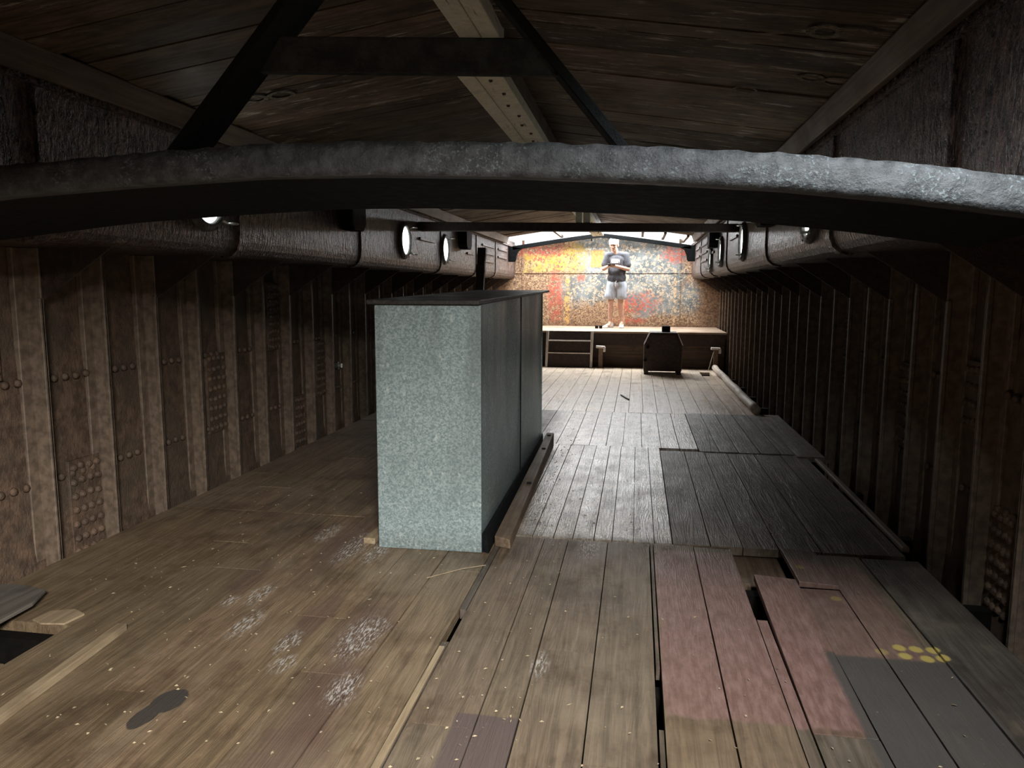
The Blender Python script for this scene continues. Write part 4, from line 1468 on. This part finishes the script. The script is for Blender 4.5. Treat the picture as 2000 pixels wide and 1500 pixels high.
pts_front = [v.co.copy() for v in sho.data.vertices if v.co.y < -0.06 and 1.18 < v.co.z < 1.40 and -0.12 < v.co.x < 0.2]
def patch(name, mat, xa, xb, za, zb, off, nx=10, nz=5):
    q = MB()
    rows = []
    for j in range(nz+1):
        rows.append([(xa+(xb-xa)*i/nx, on_chest(xa+(xb-xa)*i/nx, za+(zb-za)*j/nz)-off, za+(zb-za)*j/nz) for i in range(nx+1)])
    q.rings(rows, False, False)
    return q.build(name, mat, sho, 0, True)


patch('shirt_print', M['print'], -0.068, 0.108, 1.255, 1.340, 0.000)
patch('print_block', M['printgrey'], -0.030, 0.072, 1.272, 1.322, 0.002)
for (xa, za) in ((-0.064, 1.315), (-0.064, 1.260), (0.080, 1.318), (0.078, 1.260)):
    patch('print_corner', M['printdark'], xa, xa+0.024, za, za+0.020, 0.003, 3, 3)

so = MB()
so.ell((0.05, 0, 0.86), (0.172, 0.130, 0.12))
so.capsule((-0.035, 0, 0.84), (-0.072, -0.015, 0.62), 0.112, 0.108)
so.capsule((0.135, 0, 0.84), (0.145, -0.005, 0.62), 0.112, 0.104)


def cutleg(co):
    t = co.z*26 + 6*math.sin(co.x*14)
    return 0.004*math.sin(t + co.x*30)


shorts = remeshed(so, 'shorts', M['shorts'], 0.008, person, 5, cutleg)
for v in shorts.data.vertices:
    if v.co.z < 0.572:
        v.co.z = 0.560 + 0.012*math.sin(v.co.x*30)*0.3
q = MB()
q.tube([(0.045, -0.150, 0.915), (0.03, -0.156, 0.86), (0.035, -0.152, 0.80)], 0.005, 6)
q.build('drawstring', M['white'], shorts)

cp = MB()
cp.ell(hp(0, 0.012, 0.052), (0.091, 0.109, 0.092), HR)
cap_o = MB()
n = 24
R = []
for (rr, h) in ((1.02, -0.005), (1.03, 0.02), (0.95, 0.055), (0.74, 0.082), (0.42, 0.097), (0.12, 0.102)):
    R.append([hp(0.090*rr*math.cos(2*PI*i/n), 0.010+0.110*rr*math.sin(2*PI*i/n), 0.045+h) for i in range(n)])
cap_o.rings(R)
capo = cap_o.build('cap', M['white'], person, 0, True)
br = MB()
top, bot = [], []
for i in range(13):
    t = PI + PI*i/12
    a = (0.082*math.cos(t), 0.010+0.100*math.sin(t))
    b = (0.080*math.cos(t), -0.045+0.125*math.sin(t))
    zc = 0.044 - 0.018*math.cos(t)**2
    top.append([hp(a[0], a[1], zc+0.006), hp(b[0], b[1]*0.92, zc+0.004+0.006)])
    bot.append([hp(a[0], a[1], zc), hp(b[0], b[1]*0.92, zc+0.004)])
br.rings([[p[0] for p in top], [p[1] for p in top], [p[1] for p in bot], [p[0] for p in bot], [p[0] for p in top]], False, False)
br.build('brim', M['white'], capo, 0, True)
for s in (-1, 1):
    q = MB()
    q.ell(hp(s*0.030, -0.0845, 0.008), (0.012, 0.006, 0.007), HR, 10, 6)
    q.build('eye', M['eye'], person, 0, True)
    q = MB()
    q.bar(hp(s*0.016, -0.092, 0.028), hp(s*0.046, -0.082, 0.027), 0.006, 0.007)
    q.build('eyebrow', M['hair'], person)
q = MB()
q.ell(hp(0, -0.0905, -0.062), (0.024, 0.007, 0.007), HR, 12, 6)
q.build('lips', M['lips'], person, 0, True)
q = MB()
for s in (-1, 1):
    q.ell(hp(s*0.070, 0.030, 0.010), (0.014, 0.05, 0.035), HR, 12, 8)
q.ell(hp(0, 0.075, -0.01), (0.06, 0.035, 0.05), HR, 12, 8)
q.build('hair', M['hair'], person, 0, True)

for (a, ang, lift) in ((AL, -38, 0), (AR, -4, 0)):
    q = MB()
    Rm = Matrix.Rotation(math.radians(ang), 3, 'Z')
    c = Vector((a[0], a[1], 0))
    def s_(x, y, z):
        return c + Rm @ Vector((x, y, z))
    prof = [(0.075, 0.030, 0.085), (0.05, 0.042, 0.105), (0.0, 0.044, 0.110), (-0.06, 0.046, 0.085), (-0.12, 0.050, 0.062), (-0.165, 0.047, 0.050), (-0.20, 0.030, 0.036)]
    rings = []
    for (y, w, h) in prof:
        rings.append([s_(w*math.cos(2*PI*i/14)*(1 if math.sin(2*PI*i/14) < 0 else 0.92), y, 0.012 + (h-0.012)*max(0, math.sin(2*PI*i/14))) for i in range(14)])
    q.rings(rings)
    o = q.build('shoe', M['white'], person, 0, True)
    q = MB()
    rings = []
    for z in (0.0, 0.022):
        rings.append([s_(x, y, z) for (x, y) in ((-0.03, 0.08), (-0.046, 0.03), (-0.048, -0.06), (-0.052, -0.12), (-0.046, -0.17), (-0.026, -0.207), (0.026, -0.207), (0.046, -0.17), (0.052, -0.12), (0.048, -0.06), (0.046, 0.03), (0.03, 0.08))])
    q.rings(rings)
    q.build('sole', M['rubber'], o, 0.004)

ph = empty('phone', (PX-0.045, PY-0.315, PZ+1.215))
ph.rotation_euler = (math.radians(-38), 0, math.radians(4))
q = MB()
q.box(-0.072, 0.072, -0.036, 0.036, -0.005, 0.004)
q.build('case', M['phone'], ph, 0.004)
q = MB()
q.box(-0.066, 0.066, -0.032, 0.032, 0.004, 0.0052)
q.build('screen', M['phone'], ph)
tag(ph, 'black phone held sideways in both hands of the person', 'phone')
